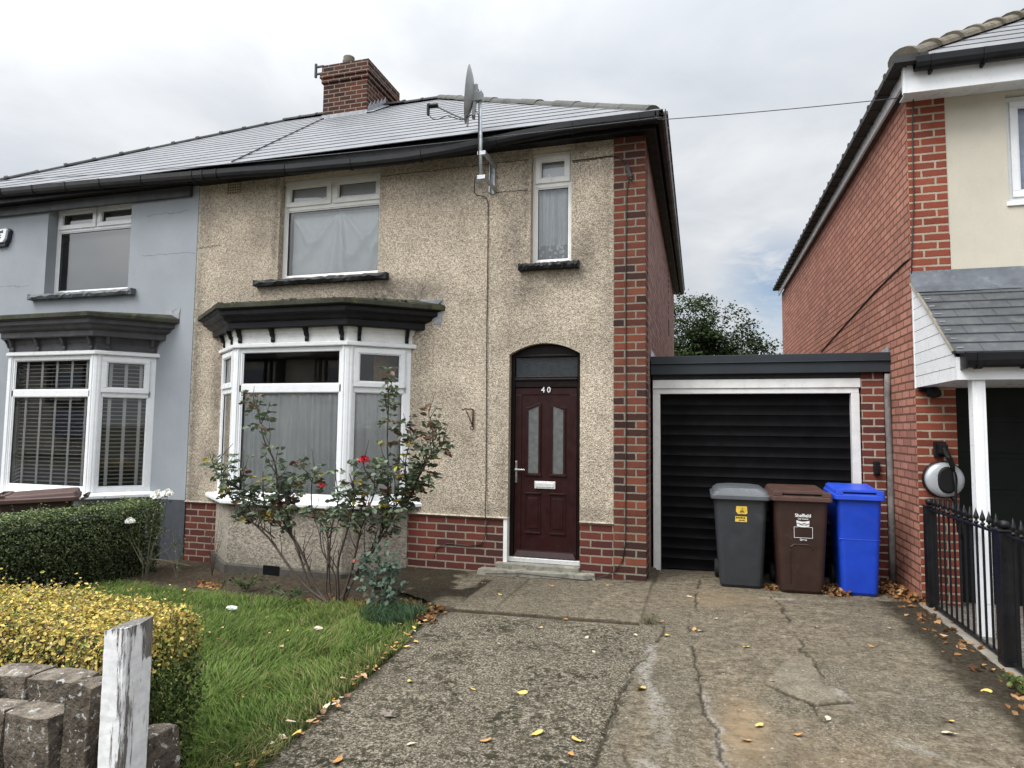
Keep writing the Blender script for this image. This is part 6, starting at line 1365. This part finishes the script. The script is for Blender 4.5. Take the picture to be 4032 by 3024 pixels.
# ================================================================== fallen leaves and litter
def leaf_shape(name, kind, seed):
    r = np.random.default_rng(seed); k = 11; V = [(0, 0, .006)]
    for i in range(k):
        a = 6.283 * i / k; rad = .5 * (1 + (.28 * math.cos(a * 5) if kind == 'lobed' else 0)) * (1 if abs(math.cos(a)) < .95 else 1.25); V.append((rad * math.cos(a) * 1.15, rad * math.sin(a) * .75, .02 + r.uniform(0, .35) * (.5 + .5 * math.sin(a * 2 + seed)) * .7))
    F = [(0, 1 + i, 1 + (i + 1) % k) for i in range(k)]; V += [(.55, .02, .01), (.95, .06, .03), (.95, .03, .03)]; F.append((k + 1, k + 2, k + 3))
    me = bpy.data.meshes.new(name); me.from_pydata(V, [], F); me.update(); return me
LC_ = {'yellow': (.6, .43, .11), 'orange': (.44, .22, .07), 'tan': (.42, .26, .15), 'brown': (.17, .085, .04), 'pale': (.52, .44, .32)}
LM = {}
for i, (k_, c_) in enumerate(LC_.items()):
    LM[k_] = []
    mt = painted('fallen leaf ' + k_, c_, .7, .35, 60, .2)
    for j in range(3):
        me = leaf_shape('fallen_leaf', 'lobed' if j == 2 else 'oval', i * 7 + j); me.materials.append(mt); LM[k_].append(me)
def zsurf(x, y): return gz(x) + (.028 if (y > -1.43 and x < .06) else .008)
rr = random.Random(77)
def fallen(x, y, kind, size, label, group, z=None):
    o = bpy.data.objects.new('fallen_leaf', rr.choice(LM[kind])); COL.objects.link(o); o.location = (x, y, (zsurf(x, y) if z is None else z)); o.scale = (size * .88,) * 3; o.rotation_euler = (rr.uniform(-.25, .25), rr.uniform(-.25, .25), rr.uniform(0, 6.28))
    tag(o, label, 'leaf', group)
LAB = {k_: k_ + ' fallen leaf lying on the concrete drive' for k_ in LC_}; LAB['pale'] = 'pale dry fallen leaf lying on the concrete drive'
for x, y, k_, s_ in [(-1.23, -3.03, 'yellow', .045), (-.81, -3.04, 'yellow', .04), (-.5, -3.02, 'yellow', .055), (.18, -2.78, 'yellow', .075), (-.55, -1.48, 'orange', .045), (-1.14, -4.01, 'orange', .06), (-.52, -3.64, 'orange', .05), (-.29, -3.5, 'yellow', .055), (-.07, -3.52, 'yellow', .06), (-.87, -3.77, 'pale', .04), (-.08, -3.67, 'orange', .05), (.84, -1.83, 'yellow', .05), (.95, -2.46, 'orange', .03), (1.0, -3.17, 'orange', .045), (.82, -3.11, 'yellow', .05), (.74, -3.3, 'orange', .05), (1.74, -2.96, 'pale', .06), (2.14, -2.31, 'yellow', .06), (1.18, -2.93, 'pale', .05), (1.79, -2.8, 'yellow', .045), (.48, -1.5, 'orange', .05), (.53, -1.52, 'pale', .05), (.28, -1.7, 'yellow', .045), (.43, -.47, 'pale', .04), (.96, -3.59, 'orange', .05), (.21, -1.36, 'orange', .06), (-.9, -.45, 'orange', .045), (-.35, -.3, 'yellow', .05), (-1.6, -.5, 'pale', .05), (-1.3, -.9, 'yellow', .04), (1.62, -3.5, 'yellow', .05), (1.4, -1.2, 'pale', .04), (1.7, -1.6, 'orange', .035), (1.95, -1.1, 'pale', .04), (.2, -3.9, 'yellow', .05), (1.9, -3.3, 'orange', .045), (2.2, -2.75, 'tan', .05), (2.28, -1.2, 'tan', .05), (2.25, -.75, 'orange', .05), (2.3, -1.5, 'pale', .05), (-.2, -2.2, 'pale', .03), (-.9, -2.2, 'pale', .03), (-.3, -1.9, 'pale', .035), (-.7, -1.75, 'yellow', .04), (.05, -1.75, 'pale', .04), (.9, -.9, 'pale', .035), (.65, -1.15, 'pale', .04)]:
    fallen(x, y, k_, s_, LAB[k_], 'fallen leaves scattered on the drive')
for i in range(95):
    y = -1.6 - 2.9 * rr.random() ** .9 if i > 14 else rr.uniform(-1.95, -1.55); x = np.interp(y, [-4.5, -4.1, -3., -2.45, -1.83, -1.46], [-1.45, -1.47, -1.52, -1.57, -1.67, -1.63]) + rr.gauss(-.015, .045)
    k_ = rr.choice(['orange', 'tan', 'tan', 'tan', 'orange', 'yellow', 'pale', 'brown', 'brown']); fallen(x, y, k_, rr.uniform(.022, .052), 'dry ' + k_ + ' leaf in the row along the lawn edge', 'fallen leaves along the lawn edge', gz(x) + rr.uniform(.01, .04))
for i in range(22):
    x, y = rr.uniform(-4.2, -1.75), rr.uniform(-4.2, -1.7); k_ = rr.choice(['tan', 'tan', 'brown', 'yellow']); fallen(x, y, k_, rr.uniform(.022, .045), k_ + ' leaf caught in the lawn grass', 'fallen leaves in the lawn', gz(x) + rr.uniform(.03, .07))
r = np.random.default_rng(61)
def drift(label, pts, n, sp, zt, name='leaf_litter'):
    P = []
    for (x, y) in pts: P.append(np.stack([r.normal(x, sp, n), r.normal(y, sp * .6, n)], -1))
    P = np.concatenate(P); d_ = r.random(len(P)) * zt * np.exp(-r.random(len(P))); Pz = np.stack([P[:, 0], P[:, 1], np.clip(P[:, 0], -12, 6) * GK + .008 + d_], -1); k = len(Pz)
    Pz[:, 1] = np.minimum(Pz[:, 1], .6)
    cc = np.array([[.3, .15, .06], [.2, .095, .04], [.4, .24, .12], [.12, .065, .035]])[r.integers(0, 4, k)] * r.uniform(.7, 1.25, (k, 1))
    V, F, C = leaves(Pz, r.normal(0, .45, (k, 3)) + (0, -.1, .8), r.uniform(.03, .06, k), cc, .8, .6, 62); o = npmesh(name, V, F, M['dead_leaf'], attrs={'col': C}); o['kind'] = 'stuff'; tag(o, label, 'leaf litter')
drift('brown leaf litter heaped between brown and blue bins', [(1.78, -.08), (1.7, .1), (1.84, .15)], 60, .06, .06)
drift('brown leaf litter heaped in the corner by the downpipe', [(2.25, .12), (2.33, .0), (2.3, .3), (2.38, -.15), (2.2, .35)], 75, .06, .09)
drift('sparse leaf litter between black and brown bins', [(1.2, .0), (1.17, .12)], 22, .03, .03)
drift('orange leaf litter under the rose bush', [(-2.5, -1.48), (-2.2, -1.5), (-2.8, -1.42), (-2.0, -1.35)], 70, .12, .02)
drift('orange leaf litter at the lawn corner by the path', [(-1.72, -1.62), (-1.68, -1.8), (-1.74, -1.5)], 45, .05, .05)
drift('brown leaf litter along the fence kerb', [(2.3, -.4 - .22 * i_) for i_ in range(11)], 9, .1, .015)
drift('red brown leaf litter at the foot of the left brickwork', [(-4.3, -1.25), (-4.5, -1.1)], 30, .08, .02)
def crumple(name, loc, sx, sy, sz, mat, label, cat, seed):
    r = np.random.default_rng(seed); n = 12; V = []
    for j in range(7):
        for i in range(n): a = 6.283 * i / n; e = (j / 6 - .5) * math.pi; k = 1 + r.uniform(-.3, .3); V.append((loc[0] + sx * math.cos(a) * math.cos(e) * k, loc[1] + sy * math.sin(a) * math.cos(e) * k, loc[2] + sz * (1 + math.sin(e)) * k))
    F = [(j * n + i, j * n + (i + 1) % n, (j + 1) * n + (i + 1) % n, (j + 1) * n + i) for j in range(6) for i in range(n)]; me = bpy.data.meshes.new(name); me.from_pydata(V, [], F); me.update(); tag(link(name, me, None, [mat], base=loc), label, cat)
crumple('plastic_wrapper', (-3.38, -2.05, gz(-3.4) + .05), .055, .026, .016, M['litter'], 'white crumpled plastic wrapper lying on the lawn', 'litter', 1)
crumple('paper_scrap', (-2.32, -2.36, gz(-2.3) + .05), .034, .022, .011, M['cardboard'], 'pale pinkish paper scrap lying on the lawn', 'litter', 2)
crumple('loose_stone', (-1.13, -3.5, gz(-1.1) + .0), .045, .03, .014, M['rock'], 'flat loose stone on the drive near the lawn edge', 'stone', 3)
crumple('loose_stone', (-.80, -4.0, gz(-.8) + .0), .022, .018, .01, M['rock'], 'small loose stone at the front of the drive', 'stone', 4)

# ================================================================== the house across the street (only its reflection shows)
O = empty('house_opposite', (-9, -24, 0), 'half timbered house across the street showing as a reflection in the bay glass', 'house')
oy = -24.
m = MB(); m.box(-62, 8, oy - 6, oy, -.5, 5.2); build('wall', m, M['cream_render'], O)
m = MB(); m.box(-62.2, 8.2, oy - 6.2, oy + .35, 5.2, 5.35); m.prism([(-62.3, oy + .4, 5.3), (-62.3, oy - 6.4, 5.3), (-62.3, oy - 3, 8.2)], [(8.3, oy + .4, 5.3), (8.3, oy - 6.4, 5.3), (8.3, oy - 3, 8.2)]); build('roof', m, M['ridge_dark'], O)
for gx in (-42., -35.5, -29., -23., -17., -11.):
    m = MB(); m.box(gx - 1.9, gx + 1.9, oy, oy + .6, 2.7, 5.2); m.prism([(gx - 2.1, oy + .9, 5.15), (gx + 2.1, oy + .9, 5.15), (gx, oy + .9, 7.3)], [(gx - 2.1, oy - 3, 5.15), (gx + 2.1, oy - 3, 5.15), (gx, oy - 3, 7.3)]); gb = build('gable', m, M['ridge_dark'], O)
    m = MB(); m.box(gx - 1.7, gx + 1.7, oy + .6, oy + .64, 2.9, 5.0); build('panel', m, M['cream_render'], gb)
    m = MB(); m.box(gx - 1., gx + 1., oy + .64, oy + .7, 3.3, 4.6); build('window', m, M['blue_glass'], O)
    m = MB(); m.box(gx - 1.2, gx + 1.2, oy + .02, oy + .5, .8, 2.3); build('window', m, M['blue_glass'], O)
    for tx in (-1.5, -1.15, 1.15, 1.5): m = MB(); m.box(gx + tx - .08, gx + tx + .08, oy + .64, oy + .72, 2.9, 5.0); build('timber', m, M['black_paint'], O)

# ================================================================== sky, sun, camera
world = bpy.data.worlds.new('World'); scene.world = world; world.use_nodes = True
wt = world.node_tree; wt.nodes.clear(); wn_ = lambda k, **kw: (lambda x: ([setattr(x, a, v) for a, v in kw.items()], x)[1])(wt.nodes.new('ShaderNode' + k))
SUN_EL, SUN_AZ = math.radians(50), math.radians(222)
sky = wn_('TexSky', sky_type='NISHITA', sun_disc=False); sky.sun_elevation = SUN_EL; sky.sun_rotation = SUN_AZ
tc = wn_('TexCoord'); sp = wn_('SeparateXYZ'); wt.links.new(tc.outputs['Generated'], sp.inputs[0])
def wm(op, a, b=0., clamp=False):
    x = wn_('Math', operation=op, use_clamp=clamp)
    for i, v in enumerate((a, b)):
        if isinstance(v, (int, float)): x.inputs[i].default_value = v
        else: wt.links.new(v, x.inputs[i])
    return x.outputs[0]
zz = wm('ADD', wm('MAXIMUM', sp.outputs[2], 0.), .22); cx_ = wn_('CombineXYZ'); wt.links.new(wm('DIVIDE', sp.outputs[0], zz), cx_.inputs[0]); wt.links.new(wm('DIVIDE', sp.outputs[1], zz), cx_.inputs[1])
def wnoise(scale, det, rough, off):
    mp = wn_('Mapping'); mp.inputs['Location'].default_value = off; wt.links.new(cx_.outputs[0], mp.inputs[0]); x = wn_('TexNoise'); x.inputs['Scale'].default_value = scale; x.inputs['Detail'].default_value = det; x.inputs['Roughness'].default_value = rough; x.inputs['Distortion'].default_value = .35; wt.links.new(mp.outputs[0], x.inputs['Vector']); return x.outputs[0]
cl = wm('ADD', wm('MULTIPLY', wnoise(.8, 5, .5, (3.3, 1.2, 0)), .65), wm('MULTIPLY', wnoise(2.6, 6, .55, (1, 7, 0)), .35))
rp = wn_('ValToRGB'); wt.links.new(cl, rp.inputs[0]); e = rp.color_ramp.elements
e[0].position = .36; e[0].color = (.50, .545, .605, 1); e[1].position = .64; e[1].color = (.83, .84, .85, 1)
m_ = e.new(.5); m_.color = (.63, .66, .70, 1)
# brighter towards the zenith and the hidden sun, as an overcast sky is
up = wm('MAXIMUM', sp.outputs[2], 0.)
sd = Vector((math.sin(SUN_AZ) * math.cos(SUN_EL), math.cos(SUN_AZ) * math.cos(SUN_EL), math.sin(SUN_EL)))
dt = wn_('VectorMath', operation='DOT_PRODUCT'); wt.links.new(tc.outputs['Generated'], dt.inputs[0]); dt.inputs[1].default_value = sd
gl = wm('POWER', wm('MAXIMUM', dt.outputs['Value'], 0.), 3.)
gain = wm('ADD', wm('ADD', 1.07, wm('MULTIPLY', wm('POWER', up, 4.), 3.5)), wm('MULTIPLY', gl, 2.9))
sc_ = wn_('VectorMath', operation='SCALE'); wt.links.new(rp.outputs[0], sc_.inputs[0]); wt.links.new(gain, sc_.inputs['Scale'])
# a small break of blue low over the tree, lit by the sky texture
hb = wn_('VectorMath', operation='DISTANCE'); wt.links.new(tc.outputs['Generated'], hb.inputs[0]); hb.inputs[1].default_value = Vector((.112, .965, .208)).normalized()
hole = wm('MULTIPLY', wm('SUBTRACT', 1., wm('DIVIDE', hb.outputs['Value'], .1), True), wm('MULTIPLY', wm('SUBTRACT', wnoise(5., 5, .6, (2, 2, 0)), .36), 6., True), True)
skb = wn_('VectorMath', operation='SCALE'); wt.links.new(sky.outputs[0], skb.inputs[0]); skb.inputs['Scale'].default_value = 1.
bgs = wn_('Background'); bgs.inputs['Strength'].default_value = .12; wt.links.new(skb.outputs[0], bgs.inputs['Color'])
bgc = wn_('Background'); bgc.inputs['Strength'].default_value = 1.; wt.links.new(sc_.outputs[0], bgc.inputs['Color'])
mx = wn_('MixShader'); wt.links.new(wm('MULTIPLY', hole, 1., True), mx.inputs[0]); wt.links.new(bgc.outputs[0], mx.inputs[1]); wt.links.new(bgs.outputs[0], mx.inputs[2])
wo = wn_('OutputWorld'); wt.links.new(mx.outputs[0], wo.inputs[0])
sl_ = bpy.data.lights.new('sun', 'SUN'); sl_.energy = 2.75; sl_.angle = math.radians(28); sl_.color = (1., .965, .91)
so_ = bpy.data.objects.new('sun', sl_); COL.objects.link(so_); so_.rotation_euler = (-sd).to_track_quat('-Z', 'Y').to_euler()
# camera
yaw, pitch, roll = .2836, .0693, .0117
fwd = Vector((-math.sin(yaw) * math.cos(pitch), math.cos(yaw) * math.cos(pitch), math.sin(pitch))); rt = Vector((math.cos(yaw), math.sin(yaw), 0)); upv = rt.cross(fwd)
r2 = rt * math.cos(roll) + upv * math.sin(roll); u2 = upv * math.cos(roll) - rt * math.sin(roll)
cam = bpy.data.cameras.new('camera'); co_ = bpy.data.objects.new('camera', cam); COL.objects.link(co_); scene.camera = co_
co_.matrix_world = Matrix(((r2.x, u2.x, -fwd.x, .525), (r2.y, u2.y, -fwd.y, -6.8319), (r2.z, u2.z, -fwd.z, 1.5713), (0, 0, 0, 1)))
cam.sensor_width = 36; cam.lens = 36 * 1383.4 / 2212; cam.clip_start = .05; cam.clip_end = 2000
scene.render.engine = 'CYCLES'; scene.render.resolution_x = 1024; scene.render.resolution_y = 768
scene.cycles.use_denoising = True; scene.cycles.max_bounces = 8; scene.cycles.transparent_max_bounces = 16; scene.cycles.diffuse_bounces = 3
scene.view_settings.view_transform = 'Standard'; scene.view_settings.look = 'None'; scene.view_settings.exposure = 0
